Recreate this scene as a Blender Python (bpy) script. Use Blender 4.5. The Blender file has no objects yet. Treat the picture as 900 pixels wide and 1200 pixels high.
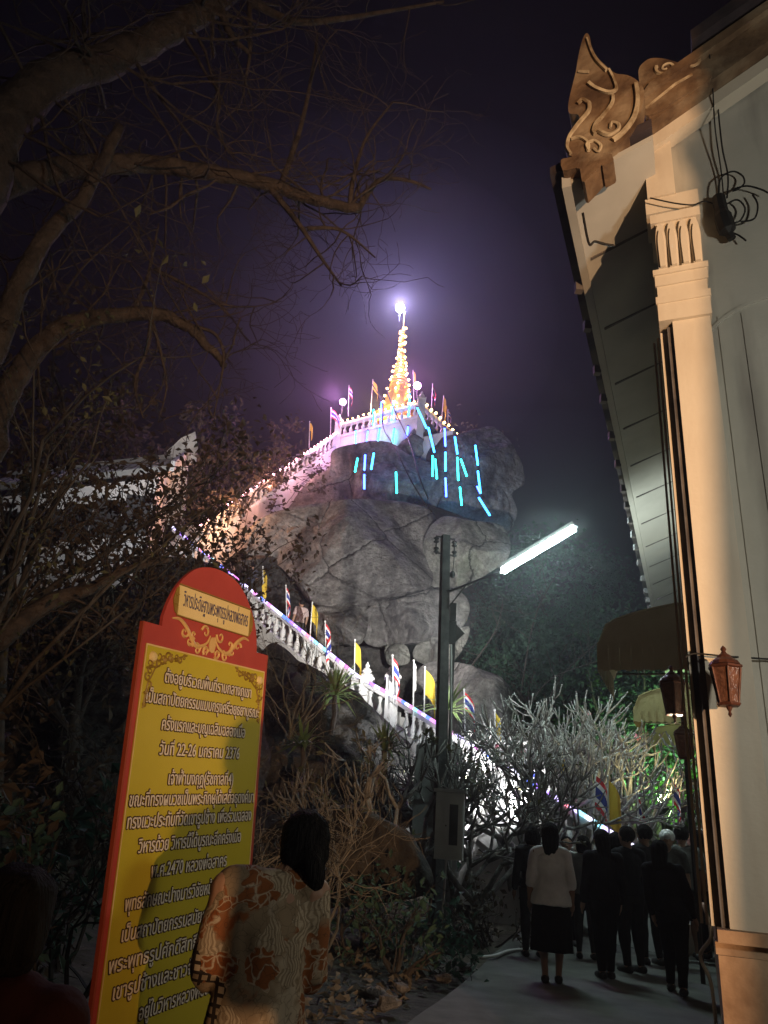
import bpy, bmesh, math, random
from mathutils import Vector, Matrix, noise, Quaternion

# ------------------------------------------------------------------ camera, world, sun, exposure
SC = bpy.context.scene
COL = SC.collection
R = math.radians
PI = math.pi
FPX, PITCH, ROLL, EYE = 880.0, R(23.0), R(4.5), 1.42      # focal length in pixels of a 900x1200 frame
_f = Vector((0, math.cos(PITCH), math.sin(PITCH)))
_u = Vector((0, -math.sin(PITCH), math.cos(PITCH)))
_r = Vector((1, 0, 0))
CR = _r * math.cos(ROLL) + _u * math.sin(ROLL)
CU = _r * -math.sin(ROLL) + _u * math.cos(ROLL)
CAM = Vector((0, 0, EYE))
cd = bpy.data.cameras.new('camera')
cd.sensor_fit = 'VERTICAL'
cd.sensor_height = 36.0
cd.lens = 36.0 * FPX / 1200.0
cd.clip_start, cd.clip_end = 0.05, 500
cam = bpy.data.objects.new('camera', cd)
COL.objects.link(cam)
m3 = Matrix((CR, CU, -_f)).transposed()
cam.matrix_world = Matrix.Translation(CAM) @ m3.to_4x4()
SC.camera = cam

wd = bpy.data.worlds.new('World')
SC.world = wd
wd.use_nodes = True
wn = wd.node_tree
bg = wn.nodes['Background']
sky = wn.nodes.new('ShaderNodeTexSky')
sky.sky_type = 'NISHITA'
sky.sun_disc = False
sky.sun_elevation = R(2)
sky.sun_rotation = R(160)
tint = wn.nodes.new('ShaderNodeMix')
tint.data_type = 'RGBA'
tint.blend_type = 'MULTIPLY'
tint.inputs[0].default_value = 1.0
tint.inputs[7].default_value = (0.4, 0.45, 1.0, 1)
wn.links.new(sky.outputs[0], tint.inputs[6])
wn.links.new(tint.outputs[2], bg.inputs[0])
bg.inputs[1].default_value = 0.0004

sd = bpy.data.lights.new('moon', 'SUN')
sd.energy = 0.012
sd.angle = R(0.5)
sd.color = (1.0, 0.93, 0.85)
moon = bpy.data.objects.new('moon', sd)
COL.objects.link(moon)
moon.rotation_euler = (R(50), 0, R(160))

SC.view_settings.view_transform = 'Standard'
SC.view_settings.look = 'None'
SC.view_settings.exposure = 0.0
SC.view_settings.gamma = 1.0
SC.view_settings.use_curve_mapping = False
cy = SC.cycles
cy.use_denoising = True
cy.max_bounces = 4
cy.diffuse_bounces = 2
cy.glossy_bounces = 2
cy.transmission_bounces = 3
cy.transparent_max_bounces = 6
cy.volume_bounces = 0
cy.sample_clamp_indirect = 1.5
cy.sample_clamp_direct = 0
cy.caustics_reflective = False
cy.caustics_refractive = False
cy.volume_max_steps = 64


def lamp(name, kind, loc, watts, color, radius=0.1, aim=None, cone=None, blend=0.5):
    d = bpy.data.lights.new(name, kind)
    d.energy = watts
    d.color = color
    d.shadow_soft_size = radius
    o = bpy.data.objects.new(name, d)
    COL.objects.link(o)
    o.location = loc
    if aim is not None:
        o.rotation_euler = (Vector(aim) - Vector(loc)).to_track_quat('-Z', 'Y').to_euler()
    if cone:
        d.spot_size = R(cone)
        d.spot_blend = blend
    return o


# ------------------------------------------------------------------ pixel of the photograph -> point in the place
def ray(px, py):
    d = _f + CR * ((px - 450) / FPX) + CU * ((600 - py) / FPX)
    return d / math.hypot(d.x, d.y)


def at(px, py, dist):                       # dist: horizontal metres from the camera
    return CAM + ray(px, py) * dist


def atz(px, py, z):
    d = ray(px, py)
    return CAM + d * ((z - EYE) / d.z)


def onplane(px, py, p0, n):
    d = ray(px, py)
    return CAM + d * ((Vector(p0) - CAM).dot(n) / d.dot(n))


# ------------------------------------------------------------------ materials
def mk(name, c1, c2=None, scale=6.0, rough=0.7, bump=0.0, bscale=None, metal=0.0, detail=5.0, lo=0.35, hi=0.65,
       stretch=None, spec=0.4, sheen=0.0, extra=None):
    m = bpy.data.materials.new(name)
    m.use_nodes = True
    nt = m.node_tree
    b = nt.nodes['Principled BSDF']
    b.inputs['Roughness'].default_value = rough
    b.inputs['Metallic'].default_value = metal
    b.inputs['Specular IOR Level'].default_value = spec
    b.inputs['Base Color'].default_value = (*c1, 1)
    tc = nt.nodes.new('ShaderNodeTexCoord')
    mp = nt.nodes.new('ShaderNodeMapping')
    nt.links.new(tc.outputs['Object'], mp.inputs[0])
    if stretch:
        mp.inputs['Scale'].default_value = stretch
    if c2 is not None:
        n = nt.nodes.new('ShaderNodeTexNoise')
        n.inputs['Scale'].default_value = scale
        n.inputs['Detail'].default_value = detail
        n.inputs['Roughness'].default_value = 0.6
        nt.links.new(mp.outputs[0], n.inputs[0])
        cr = nt.nodes.new('ShaderNodeValToRGB')
        cr.color_ramp.elements[0].position = lo
        cr.color_ramp.elements[1].position = hi
        cr.color_ramp.elements[0].color = (*c1, 1)
        cr.color_ramp.elements[1].color = (*c2, 1)
        nt.links.new(n.outputs[0], cr.inputs[0])
        last = cr.outputs[0]
        if extra:                            # a second, larger stain pattern: (colour, scale, amount, stretch)
            ec, es, ea, est = extra
            mp2 = nt.nodes.new('ShaderNodeMapping')
            mp2.inputs['Scale'].default_value = est
            nt.links.new(tc.outputs['Object'], mp2.inputs[0])
            n2 = nt.nodes.new('ShaderNodeTexNoise')
            n2.inputs['Scale'].default_value = es
            n2.inputs['Detail'].default_value = 6
            nt.links.new(mp2.outputs[0], n2.inputs[0])
            r2 = nt.nodes.new('ShaderNodeMapRange')
            r2.inputs[1].default_value, r2.inputs[2].default_value = 0.48, 0.66
            r2.inputs[4].default_value = ea
            nt.links.new(n2.outputs[0], r2.inputs[0])
            mx = nt.nodes.new('ShaderNodeMix')
            mx.data_type = 'RGBA'
            nt.links.new(r2.outputs[0], mx.inputs[0])
            nt.links.new(last, mx.inputs[6])
            mx.inputs[7].default_value = (*ec, 1)
            last = mx.outputs[2]
        nt.links.new(last, b.inputs['Base Color'])
    if bump:
        n = nt.nodes.new('ShaderNodeTexNoise')
        n.inputs['Scale'].default_value = bscale or scale * 3
        n.inputs['Detail'].default_value = 6
        nt.links.new(mp.outputs[0], n.inputs[0])
        bp = nt.nodes.new('ShaderNodeBump')
        bp.inputs['Strength'].default_value = bump
        bp.inputs['Distance'].default_value = 0.05
        nt.links.new(n.outputs[0], bp.inputs['Height'])
        nt.links.new(bp.outputs[0], b.inputs['Normal'])
    return m


def glow(name, color, strength, sampled=False):
    m = bpy.data.materials.new(name)
    m.use_nodes = True
    nt = m.node_tree
    nt.nodes.clear()
    e = nt.nodes.new('ShaderNodeEmission')
    e.inputs[0].default_value = (*color, 1)
    e.inputs[1].default_value = strength
    o = nt.nodes.new('ShaderNodeOutputMaterial')
    nt.links.new(e.outputs[0], o.inputs[0])
    m.cycles.emission_sampling = 'AUTO' if sampled else 'NONE'
    return m


def translucent(name, c1, c2, scale, fac=0.4, rough=0.7):
    m = mk(name, c1, c2, scale, rough=rough)
    nt = m.node_tree
    b = nt.nodes['Principled BSDF']
    t = nt.nodes.new('ShaderNodeBsdfTranslucent')
    t.inputs[0].default_value = (*c2, 1)
    mx = nt.nodes.new('ShaderNodeMixShader')
    mx.inputs[0].default_value = fac
    out = [n for n in nt.nodes if n.type == 'OUTPUT_MATERIAL'][0]
    nt.links.new(b.outputs[0], mx.inputs[1])
    nt.links.new(t.outputs[0], mx.inputs[2])
    nt.links.new(mx.outputs[0], out.inputs[0])
    return m


def rock_mat(name, c1, c2, c3, streak):
    m = mk(name, c1, c2, 1.3, rough=0.9, spec=0.2, detail=10, lo=0.3, hi=0.7, extra=(c3, 0.9, 0.85, (1.4, 1.4, streak)))
    nt = m.node_tree
    b = nt.nodes['Principled BSDF']
    tc = [n for n in nt.nodes if n.type == 'TEX_COORD'][0]
    n1 = nt.nodes.new('ShaderNodeTexNoise')
    n1.inputs['Scale'].default_value = 1.6
    n1.inputs['Detail'].default_value = 12
    n1.inputs['Roughness'].default_value = 0.66
    nt.links.new(tc.outputs['Object'], n1.inputs[0])
    v = nt.nodes.new('ShaderNodeTexVoronoi')
    v.feature = 'DISTANCE_TO_EDGE'
    v.inputs['Scale'].default_value = 0.30
    ad = nt.nodes.new('ShaderNodeMixRGB')
    ad.blend_type = 'ADD'
    ad.inputs[0].default_value = 0.5
    nt.links.new(tc.outputs['Object'], ad.inputs[1])
    nt.links.new(n1.outputs['Color'], ad.inputs[2])
    nt.links.new(ad.outputs[0], v.inputs[0])
    rm = nt.nodes.new('ShaderNodeMapRange')
    rm.inputs[1].default_value, rm.inputs[2].default_value = 0.0, 0.025
    nt.links.new(v.outputs[0], rm.inputs[0])
    mu = nt.nodes.new('ShaderNodeMath')
    mu.operation = 'MULTIPLY_ADD'
    nt.links.new(rm.outputs[0], mu.inputs[0])
    mu.inputs[1].default_value = 0.12
    nt.links.new(n1.outputs[0], mu.inputs[2])
    bp = nt.nodes.new('ShaderNodeBump')
    bp.inputs['Strength'].default_value = 0.9
    bp.inputs['Distance'].default_value = 0.5
    nt.links.new(mu.outputs[0], bp.inputs['Height'])
    nt.links.new(bp.outputs[0], b.inputs['Normal'])
    # dark dirt held in the cracks
    old = b.inputs['Base Color'].links[0].from_socket
    rc = nt.nodes.new('ShaderNodeMapRange')
    rc.inputs[1].default_value, rc.inputs[2].default_value = 0.002, 0.012
    rc.inputs[3].default_value, rc.inputs[4].default_value = 0.12, 1.0
    nt.links.new(v.outputs[0], rc.inputs[0])
    n3 = nt.nodes.new('ShaderNodeTexNoise')
    n3.inputs['Scale'].default_value = 7.0
    n3.inputs['Detail'].default_value = 8
    n3.inputs['Roughness'].default_value = .7
    nt.links.new(tc.outputs['Object'], n3.inputs[0])
    r3 = nt.nodes.new('ShaderNodeMapRange')
    r3.inputs[1].default_value, r3.inputs[2].default_value = .3, .7
    r3.inputs[3].default_value, r3.inputs[4].default_value = .45, 1.25
    nt.links.new(n3.outputs[0], r3.inputs[0])
    n4 = nt.nodes.new('ShaderNodeTexNoise')
    n4.inputs['Scale'].default_value = .35
    nt.links.new(tc.outputs['Object'], n4.inputs[0])
    r4 = nt.nodes.new('ShaderNodeMapRange')
    r4.inputs[1].default_value, r4.inputs[2].default_value = .46, .56
    nt.links.new(n4.outputs[0], r4.inputs[0])
    mxx = nt.nodes.new('ShaderNodeMath')
    mxx.operation = 'MAXIMUM'
    nt.links.new(rc.outputs[0], mxx.inputs[0])
    nt.links.new(r4.outputs[0], mxx.inputs[1])
    mm = nt.nodes.new('ShaderNodeMath')
    mm.operation = 'MULTIPLY'
    nt.links.new(mxx.outputs[0], mm.inputs[0])
    nt.links.new(r3.outputs[0], mm.inputs[1])
    mc_ = nt.nodes.new('ShaderNodeMix')
    mc_.data_type = 'RGBA'
    mc_.blend_type = 'MULTIPLY'
    mc_.inputs[0].default_value = 1
    nt.links.new(old, mc_.inputs[6])
    nt.links.new(mm.outputs[0], mc_.inputs[7])
    nt.links.new(mc_.outputs[2], b.inputs['Base Color'])
    return m


M = dict(
    ground=mk('dry_earth', (0.05, 0.042, 0.032), (0.1, 0.085, 0.065), 3, rough=0.95, bump=0.8, bscale=9),
    concrete=mk('path_concrete', (0.11, 0.11, 0.10), (0.18, 0.18, 0.165), 2.2, rough=0.9, bump=0.12, bscale=40,
                extra=((0.07, 0.07, 0.065), 0.5, 0.7, (1, 1, 1))),
    rock=rock_mat('granite', (0.13, 0.12, 0.115), (0.4, 0.38, 0.36), (0.05, 0.047, 0.05), 0.22),
    rock_pale=rock_mat('pale_granite', (0.24, 0.235, 0.21), (0.5, 0.49, 0.44), (0.1, 0.1, 0.09), 0.25),
    mound=mk('dark_soil', (0.02, 0.018, 0.015), (0.05, 0.044, 0.036), 4, rough=.95, bump=.8, bscale=14),
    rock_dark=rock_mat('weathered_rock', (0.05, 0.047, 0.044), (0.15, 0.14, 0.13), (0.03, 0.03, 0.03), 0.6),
    white=mk('white_masonry', (0.68, 0.67, 0.65), (0.8, 0.79, 0.77), 1.5, rough=0.8, bump=0.1, bscale=20,
             extra=((0.4, 0.39, 0.37), 1.2, 0.6, (1, 1, 0.3))),
    cream=mk('cream_plaster', (0.6, 0.53, 0.43), (0.66, 0.6, 0.5), 1.4, rough=0.75, bump=0.06, bscale=30,
             extra=((0.4, 0.32, 0.24), 1.6, 0.5, (1.6, 1.6, 0.22))),
    plinth=mk('plinth_brown', (0.2, 0.12, 0.07), (0.36, 0.24, 0.15), 3.5, rough=0.7, bump=0.2),
    greywall=mk('grey_green_render', (0.42, 0.41, 0.36), (0.5, 0.48, 0.43), 1.2, rough=0.8, bump=0.08, bscale=25,
                extra=((0.24, 0.22, 0.2), 2.2, 0.75, (1.6, 1.6, 0.2))),
    moulding=mk('dark_moulding', (0.07, 0.065, 0.07), (0.16, 0.15, 0.15), 4, rough=0.6),
    brownrelief=mk('weathered_stucco', (0.075, 0.042, 0.024), (0.2, 0.125, 0.07), 3.2, rough=0.75, bump=0.5, bscale=9, detail=9,
                   extra=((0.42, 0.33, 0.22), 2.6, 0.55, (1, 1, 1))),
    relief_edge=mk('worn_stucco_edge', (0.62, 0.52, 0.36), (0.16, 0.1, 0.05), 5, rough=0.7),
    soffit=mk('soffit_board', (0.42, 0.42, 0.4), (0.5, 0.5, 0.47), 1.1, rough=0.7, extra=((0.3, 0.3, 0.28), 1, 0.5, (1, 1, 1))),
    roof=mk('roof_tile', (0.03, 0.025, 0.03), (0.06, 0.045, 0.05), 5, rough=0.6),
    black=mk('black_cable', (0.012, 0.012, 0.012), rough=0.6),
    pole=mk('pole_concrete', (0.05, 0.05, 0.05), (0.09, 0.09, 0.088), 5, rough=0.9, bump=0.2),
    metal=mk('grey_painted_steel', (0.4, 0.4, 0.39), (0.5, 0.5, 0.49), 3, rough=.5),
    darkmetal=mk('dark_steel', (0.03, 0.03, 0.03), (0.06, 0.06, 0.06), 4, rough=0.5),
    copper=mk('copper_paint', (0.05, 0.018, 0.012), (0.11, 0.04, 0.024), 14, rough=0.45, metal=0.35, bump=0.1, bscale=40),
    lampglass=mk('amber_glass', (0.07, 0.03, 0.02), (0.14, 0.065, 0.042), 20, rough=0.15, bump=0.3, bscale=45),
    clearglass=mk('bulb_glass', (0.75, 0.68, 0.58), (0.85, 0.8, 0.7), 6, rough=0.15),
    awning=translucent('awning_sheet', (0.42, 0.35, 0.22), (0.5, 0.43, 0.28), 3, 0.25),
    awning_o=translucent('olive_awning_sheet', (0.2, 0.17, 0.07), (0.27, 0.23, 0.1), 3, 0.25),
    awning_y=translucent('yellow_awning_sheet', (0.5, 0.45, 0.14), (0.58, 0.54, 0.2), 3, 0.4),
    bark=mk('brown_bark', (0.032, 0.023, 0.018), (0.07, 0.05, 0.038), 9, rough=0.9, bump=0.7, bscale=25, stretch=(1, 1, 1)),
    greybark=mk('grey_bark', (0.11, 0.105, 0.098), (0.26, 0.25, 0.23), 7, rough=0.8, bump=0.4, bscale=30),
    litbark=mk('lit_grey_bark', (0.22, 0.21, 0.2), (0.46, 0.45, 0.42), 7, rough=.8, bump=0.4, bscale=30),  # greybark lightened; the white side light is put into its colour
    darktwig=mk('dark_twig', (0.03, 0.026, 0.023), (0.07, 0.06, 0.052), 9, rough=0.9),
    straw=mk('dry_straw', (0.09, 0.08, 0.062), (0.17, 0.15, 0.12), 6, rough=0.9),
    leaf_brown=translucent('dry_brown_leaf', (0.04, 0.03, 0.02), (0.085, 0.062, 0.038), 2.5, 0.25),
    leaf_dark=translucent('dark_green_leaf', (0.028, 0.062, 0.042), (0.055, 0.115, 0.075), 1.2, 0.25),
    leaf_olive=translucent('olive_leaf', (0.06, 0.062, 0.03), (0.11, 0.105, 0.05), 1.5, 0.3),
    leaf_green=translucent('bright_green_leaf', (0.05, 0.13, 0.025), (0.1, 0.24, 0.05), 1.5, 0.4),
    leaf_blade=translucent('blade_leaf', (0.1, 0.16, 0.05), (0.2, 0.27, 0.1), 2.0, 0.25, 0.45),
    petal=mk('pink_petal', (0.75, 0.2, 0.28), (0.85, 0.4, 0.45), 8, rough=0.6),
    gold=mk('gold_leaf', (0.72, 0.48, 0.08), (0.85, 0.6, 0.14), 5, rough=0.35, metal=0.6),
    steel_pole=mk('white_flagpole', (0.62, 0.62, 0.6), (0.72, 0.72, 0.7), 6, rough=0.6),
    yellow_flag=translucent('yellow_cloth', (0.72, 0.5, 0.04), (0.8, 0.6, 0.08), 4, 0.3),
    litter=mk('dry_leaf_litter', (0.07, 0.062, 0.052), (0.17, 0.155, 0.13), 5, rough=0.9),
    whitepipe=mk('white_pvc', (0.7, 0.69, 0.66), (0.78, 0.77, 0.74), 5, rough=0.5),
    board=mk('grey_board', (0.24, 0.24, 0.23), (0.33, 0.33, 0.31), 3, rough=0.8),
)


def thai_flag_mat():
    m = mk('tricolour_cloth', (0.7, 0.7, 0.7), rough=0.8)
    nt = m.node_tree
    b = nt.nodes['Principled BSDF']
    uv = nt.nodes.new('ShaderNodeUVMap')
    sp = nt.nodes.new('ShaderNodeSeparateXYZ')
    nt.links.new(uv.outputs[0], sp.inputs[0])
    cr = nt.nodes.new('ShaderNodeValToRGB')
    cr.color_ramp.interpolation = 'CONSTANT'
    el = cr.color_ramp.elements
    red, wh, bl = (0.55, 0.03, 0.04, 1), (0.75, 0.74, 0.74, 1), (0.03, 0.045, 0.25, 1)
    el[0].position, el[0].color = 0, red
    el[1].position, el[1].color = 0.17, wh
    for p, c in ((0.33, bl), (0.67, wh), (0.83, red)):
        e = el.new(p)
        e.color = c
    nt.links.new(sp.outputs[1], cr.inputs[0])
    nt.links.new(cr.outputs[0], b.inputs['Base Color'])
    return m


M['thai'] = thai_flag_mat()


# ------------------------------------------------------------------ mesh builder
class MB:
    def __init__(self):
        self.v, self.f, self.uv = [], [], {}

    def add(self, vs, fs, uvs=None):
        n = len(self.v)
        self.v += [tuple(p) for p in vs]
        for k, f in enumerate(fs):
            if uvs is not None:
                self.uv[len(self.f)] = uvs[k]
            self.f.append(tuple(i + n for i in f))

    def box(self, c, s, rot=None):
        c = Vector(c)
        vs = []
        for z in (-.5, .5):
            for x, y in ((-.5, -.5), (.5, -.5), (.5, .5), (-.5, .5)):
                p = Vector((x * s[0], y * s[1], z * s[2]))
                if rot is not None:
                    p = rot @ p
                vs.append(c + p)
        self.add(vs, [(3, 2, 1, 0), (4, 5, 6, 7), (0, 1, 5, 4), (1, 2, 6, 5), (2, 3, 7, 6), (3, 0, 4, 7)])

    def obox(self, o, ax, ay, az):          # box from a corner and three edge vectors
        o, ax, ay, az = map(Vector, (o, ax, ay, az))
        vs = [o, o + ax, o + ax + ay, o + ay, o + az, o + ax + az, o + ax + ay + az, o + ay + az]
        fs = [(3, 2, 1, 0), (4, 5, 6, 7), (0, 1, 5, 4), (1, 2, 6, 5), (2, 3, 7, 6), (3, 0, 4, 7)]
        if ax.cross(ay).dot(az) < 0:
            fs = [tuple(reversed(q)) for q in fs]
        self.add(vs, fs)

    def tube(self, pts, rad, n=6, cap=True, flat=None):
        pts = [Vector(p) for p in pts]
        if not hasattr(rad, '__len__'):
            rad = [rad] * len(pts)
        vs = []
        ref = None
        for i, p in enumerate(pts):
            d = (pts[min(i + 1, len(pts) - 1)] - pts[max(i - 1, 0)])
            if d.length < 1e-9:
                d = Vector((0, 0, 1))
            d.normalize()
            if ref is None:
                ref = Vector((1, 0, 0)) if abs(d.x) < 0.8 else Vector((0, 1, 0))
            a = ref - d * ref.dot(d)
            if a.length < 1e-4:
                a = d.orthogonal()
            a.normalize()
            ref = a
            b = d.cross(a)
            for k in range(n):
                t = 2 * PI * k / n
                vs.append(p + (a * math.cos(t) + b * math.sin(t)) * rad[i])
        fs = []
        for i in range(len(pts) - 1):
            for k in range(n):
                k2 = (k + 1) % n
                fs.append((i * n + k, i * n + k2, (i + 1) * n + k2, (i + 1) * n + k))
        if cap:
            fs.append(tuple(range(n - 1, -1, -1)))
            fs.append(tuple((len(pts) - 1) * n + k for k in range(n)))
        self.add(vs, fs)

    def loft(self, rings, n=20):            # rings of (centre, rx, ry[, fn]) lying level
        vs = []
        for rg in rings:
            c, rx, ry = Vector(rg[0]), rg[1], rg[2]
            fn = rg[3] if len(rg) > 3 else None
            for k in range(n):
                t = 2 * PI * k / n
                q = fn(t) if fn else 1.0
                vs.append(c + Vector((math.cos(t) * rx * q, math.sin(t) * ry * q, 0)))
        fs = []
        m = len(rings)
        for i in range(m - 1):
            for k in range(n):
                k2 = (k + 1) % n
                fs.append((i * n + k, i * n + k2, (i + 1) * n + k2, (i + 1) * n + k))
        fs.append(tuple(range(n - 1, -1, -1)))
        fs.append(tuple((m - 1) * n + k for k in range(n)))
        self.add(vs, fs)

    def lathe(self, prof, n=12, loc=(0, 0, 0), phase=0.0):
        loc = Vector(loc)
        vs = []
        for r_, z in prof:
            for k in range(n):
                t = 2 * PI * k / n + phase
                vs.append(loc + Vector((math.cos(t) * r_, math.sin(t) * r_, z)))
        fs = []
        m = len(prof)
        for i in range(m - 1):
            for k in range(n):
                k2 = (k + 1) % n
                fs.append((i * n + k, i * n + k2, (i + 1) * n + k2, (i + 1) * n + k))
        fs.append(tuple(range(n - 1, -1, -1)))
        fs.append(tuple((m - 1) * n + k for k in range(n)))
        self.add(vs, fs)

    def ball(self, c, r_, n=10, m=7, rot=None):
        c = Vector(c)
        if not hasattr(r_, '__len__'):
            r_ = (r_, r_, r_)
        vs = [Vector((0, 0, -1))]
        for i in range(1, m):
            a = -PI / 2 + PI * i / m
            for k in range(n):
                t = 2 * PI * k / n
                vs.append(Vector((math.cos(a) * math.cos(t), math.cos(a) * math.sin(t), math.sin(a))))
        vs.append(Vector((0, 0, 1)))
        out = []
        for p in vs:
            q = Vector((p.x * r_[0], p.y * r_[1], p.z * r_[2]))
            out.append(c + (rot @ q if rot is not None else q))
        fs = []
        for k in range(n):
            fs.append((0, 1 + (k + 1) % n, 1 + k))
        for i in range(m - 2):
            for k in range(n):
                k2 = (k + 1) % n
                fs.append((1 + i * n + k, 1 + i * n + k2, 1 + (i + 1) * n + k2, 1 + (i + 1) * n + k))
        top = len(vs) - 1
        for k in range(n):
            fs.append((1 + (m - 2) * n + k, 1 + (m - 2) * n + (k + 1) % n, top))
        self.add(out, fs)

    def prism(self, pts, off):              # flat outline (3-D points, any plane) given a thickness vector
        pts = [Vector(p) for p in pts]
        off = Vector(off)
        n = len(pts)
        nrm = Vector((0, 0, 0))
        for i in range(n):
            nrm += (pts[i] - pts[0]).cross(pts[(i + 1) % n] - pts[0])
        if nrm.dot(off) > 0:
            pts.reverse()
        vs = pts + [p + off for p in pts]
        fs = [tuple(range(n)), tuple(range(2 * n - 1, n - 1, -1))]
        for i in range(n):
            j = (i + 1) % n
            fs.append((j, i, n + i, n + j))
        self.add(vs, fs)

    def mesh(self, name, mat, smooth=False):
        me = bpy.data.meshes.new(name)
        me.from_pydata(self.v, [], self.f)
        if mat is not None:
            me.materials.append(mat)
        if self.uv:
            ul = me.uv_layers.new(name='UVMap')
            for pi, uvs in self.uv.items():
                p = me.polygons[pi]
                for li, q in zip(p.loop_indices, uvs):
                    ul.data[li].uv = q
        if smooth:
            me.polygons.foreach_set('use_smooth', [True] * len(me.polygons))
        me.update()
        return me

    def build(self, name, mat, parent=None, smooth=False):
        o = bpy.data.objects.new(name, self.mesh(name, mat, smooth))
        COL.objects.link(o)
        if parent is not None:
            o.parent = parent
            W = world_of(parent)
            if W is not None:
                o.data.transform(W.inverted())
        return o


WORLD = {}                                   # placed empties whose parts are given in world coordinates


def world_of(o):
    while o is not None:
        if o.name in WORLD:
            return WORLD[o.name]
        o = o.parent
    return None


def tag(o, label=None, cat=None, group=None, kind=None):
    if label:
        o['label'] = label
    if cat:
        o['category'] = cat
    if group:
        o['group'] = group
    if kind:
        o['kind'] = kind
    return o


def thing(name, label, cat, loc=(0, 0, 0), group=None, yaw=0.0, local=False):
    o = bpy.data.objects.new(name, None)
    o.empty_display_size = 0.2
    COL.objects.link(o)
    o.location = loc
    o.rotation_euler = (0, 0, yaw)
    if not local:                            # parts are given in world coordinates and moved into the empty's frame
        WORLD[o.name] = Matrix.Translation(Vector(loc)) @ Matrix.Rotation(yaw, 4, 'Z')
    return tag(o, label, cat, group)


def kids(o):
    return [c for c in bpy.data.objects if c.parent == o]


def copy_thing(o, loc, yaw=0, label=None, group=None, scale=None):
    c = o.copy()
    COL.objects.link(c)
    c.location = loc
    c.rotation_euler = (0, 0, yaw)
    if scale:
        c.scale = (scale, scale, scale)
    if label:
        c['label'] = label
    if group:
        c['group'] = group
    for ch in list(o.children):
        k = ch.copy()
        COL.objects.link(k)
        k.parent = c
        for g in list(ch.children):
            q = g.copy()
            COL.objects.link(q)
            q.parent = k
    return c


def smooth_path(pts, per=6, closed=False):
    pts = [Vector(p) for p in pts]
    n = len(pts)
    out = []
    rng = range(n) if closed else range(n - 1)
    for i in rng:
        p0 = pts[(i - 1) % n] if closed or i > 0 else pts[0]
        p1, p2 = pts[i], pts[(i + 1) % n]
        p3 = pts[(i + 2) % n] if closed or i + 2 < n else pts[-1]
        for k in range(per):
            t = k / per
            out.append(0.5 * ((2 * p1) + (p2 - p0) * t + (2 * p0 - 5 * p1 + 4 * p2 - p3) * t * t + (3 * p1 - p0 - 3 * p2 + p3) * t ** 3))
    if not closed:
        out.append(pts[-1])
    return out


# ================================================================== THE SETTING
def height(x, y):
    def g(cx, cy, sx, sy, h):
        return h * math.exp(-((x - cx) / sx) ** 2 - ((y - cy) / sy) ** 2)
    def ss(a, b, t):
        t = max(0, min(1, (t - a) / (b - a)))
        return t * t * (3 - 2 * t)
    z = g(0.5, 38, 8.5, 8, 18.5)
    z = max(z, 9.5 * ss(17, 31, y) * ss(1, -7, x))
    z = max(z, 4.5 * ss(17.5, 27, y) * ss(9, 0, x))
    z = max(z, 3.0 * ss(7, 17, y) * ss(-1.2, -6, x))
    z = max(z, 4.0 * ss(19, 40, y) * ss(4, 9, x))
    far = math.hypot(x, y)
    z *= 1 - ss(60, 110, far)
    n = noise.fractal(Vector((x * 0.35, y * 0.35, 0.3)), 0.8, 2.1, 5)
    rough = ss(0.3, -1.2, x - max(0, (y - 7) * 0.17)) if y < 16 else 1.0
    return z + (0.05 + 0.06 * z) * n * (rough if x < 3.5 else 0.15) - 0.09


def build_ground():
    mb = MB()
    xs = [-240, -150, -90, -60, -42] + [-34 + i * 0.55 for i in range(110)] + [27 + i * 3 for i in range(6)] + [52, 80, 140, 240]
    ys = [-240, -140, -70, -35, -20, -12] + [-8 + i * 0.5 for i in range(112)] + [50, 54, 60, 72, 95, 140, 240]
    for y in ys:
        for x in xs:
            mb.v.append((x, y, height(x, y)))
    n = len(xs)
    for j in range(len(ys) - 1):
        for i in range(n - 1):
            mb.f.append((j * n + i, j * n + i + 1, (j + 1) * n + i + 1, (j + 1) * n + i))
    return tag(mb.build('ground', M['ground'], smooth=True), kind='structure')


build_ground()


def build_path():
    # concrete path running along the hall; its left edge follows the photograph
    le = [atz(470, 1210, 0), atz(500, 1183, 0), atz(545, 1150, 0), atz(578, 1118, 0), atz(612, 1090, 0), atz(640, 1070, 0)]
    le = [Vector((-0.3, -8, 0)), Vector((0.1, 2, 0)), Vector((0.3, 5, 0))] + le + [Vector((4.3, 21, 0)), Vector((6, 26, 0))]
    le = smooth_path(le, 5)
    mb = MB()
    n = len(le)
    for i, p in enumerate(le):
        w = 0.02 * noise.noise(Vector((p.y * 2, 0, 0)))
        mb.v.append((p.x + w, p.y, 0.0))
    for p in le:
        mb.v.append((p.x + 11, p.y, 0.0))
    for i, p in enumerate(le):
        w = 0.02 * noise.noise(Vector((p.y * 2, 0, 0)))
        mb.v.append((p.x + w, p.y, -0.25))
    for i in range(n - 1):
        mb.f.append((i, n + i, n + i + 1, i + 1))
        mb.f.append((2 * n + i, i, i + 1, 2 * n + i + 1))
    return tag(mb.build('path', M['concrete']), kind='structure'), le


PATH, PATH_EDGE = build_path()

# ================================================================== THE HALL ON THE RIGHT
BAZ = R(23.0)
BD = Vector((math.sin(BAZ), math.cos(BAZ), 0))         # along the side wall, away from the camera
BE = Vector((math.cos(BAZ), -math.sin(BAZ), 0))        # along the facade, to the right
UP = Vector((0, 0, 1))
_c0 = CAM + ray(838, 1080) * 5.0
B0 = Vector((_c0.x, _c0.y, 0))                         # foot of the corner
HALL_BACK = 24.0


def fc(px, py, out=0.0):                               # pixel on a plane standing `out` metres before the facade
    return onplane(px, py, B0 - BD * out, BD)


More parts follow.
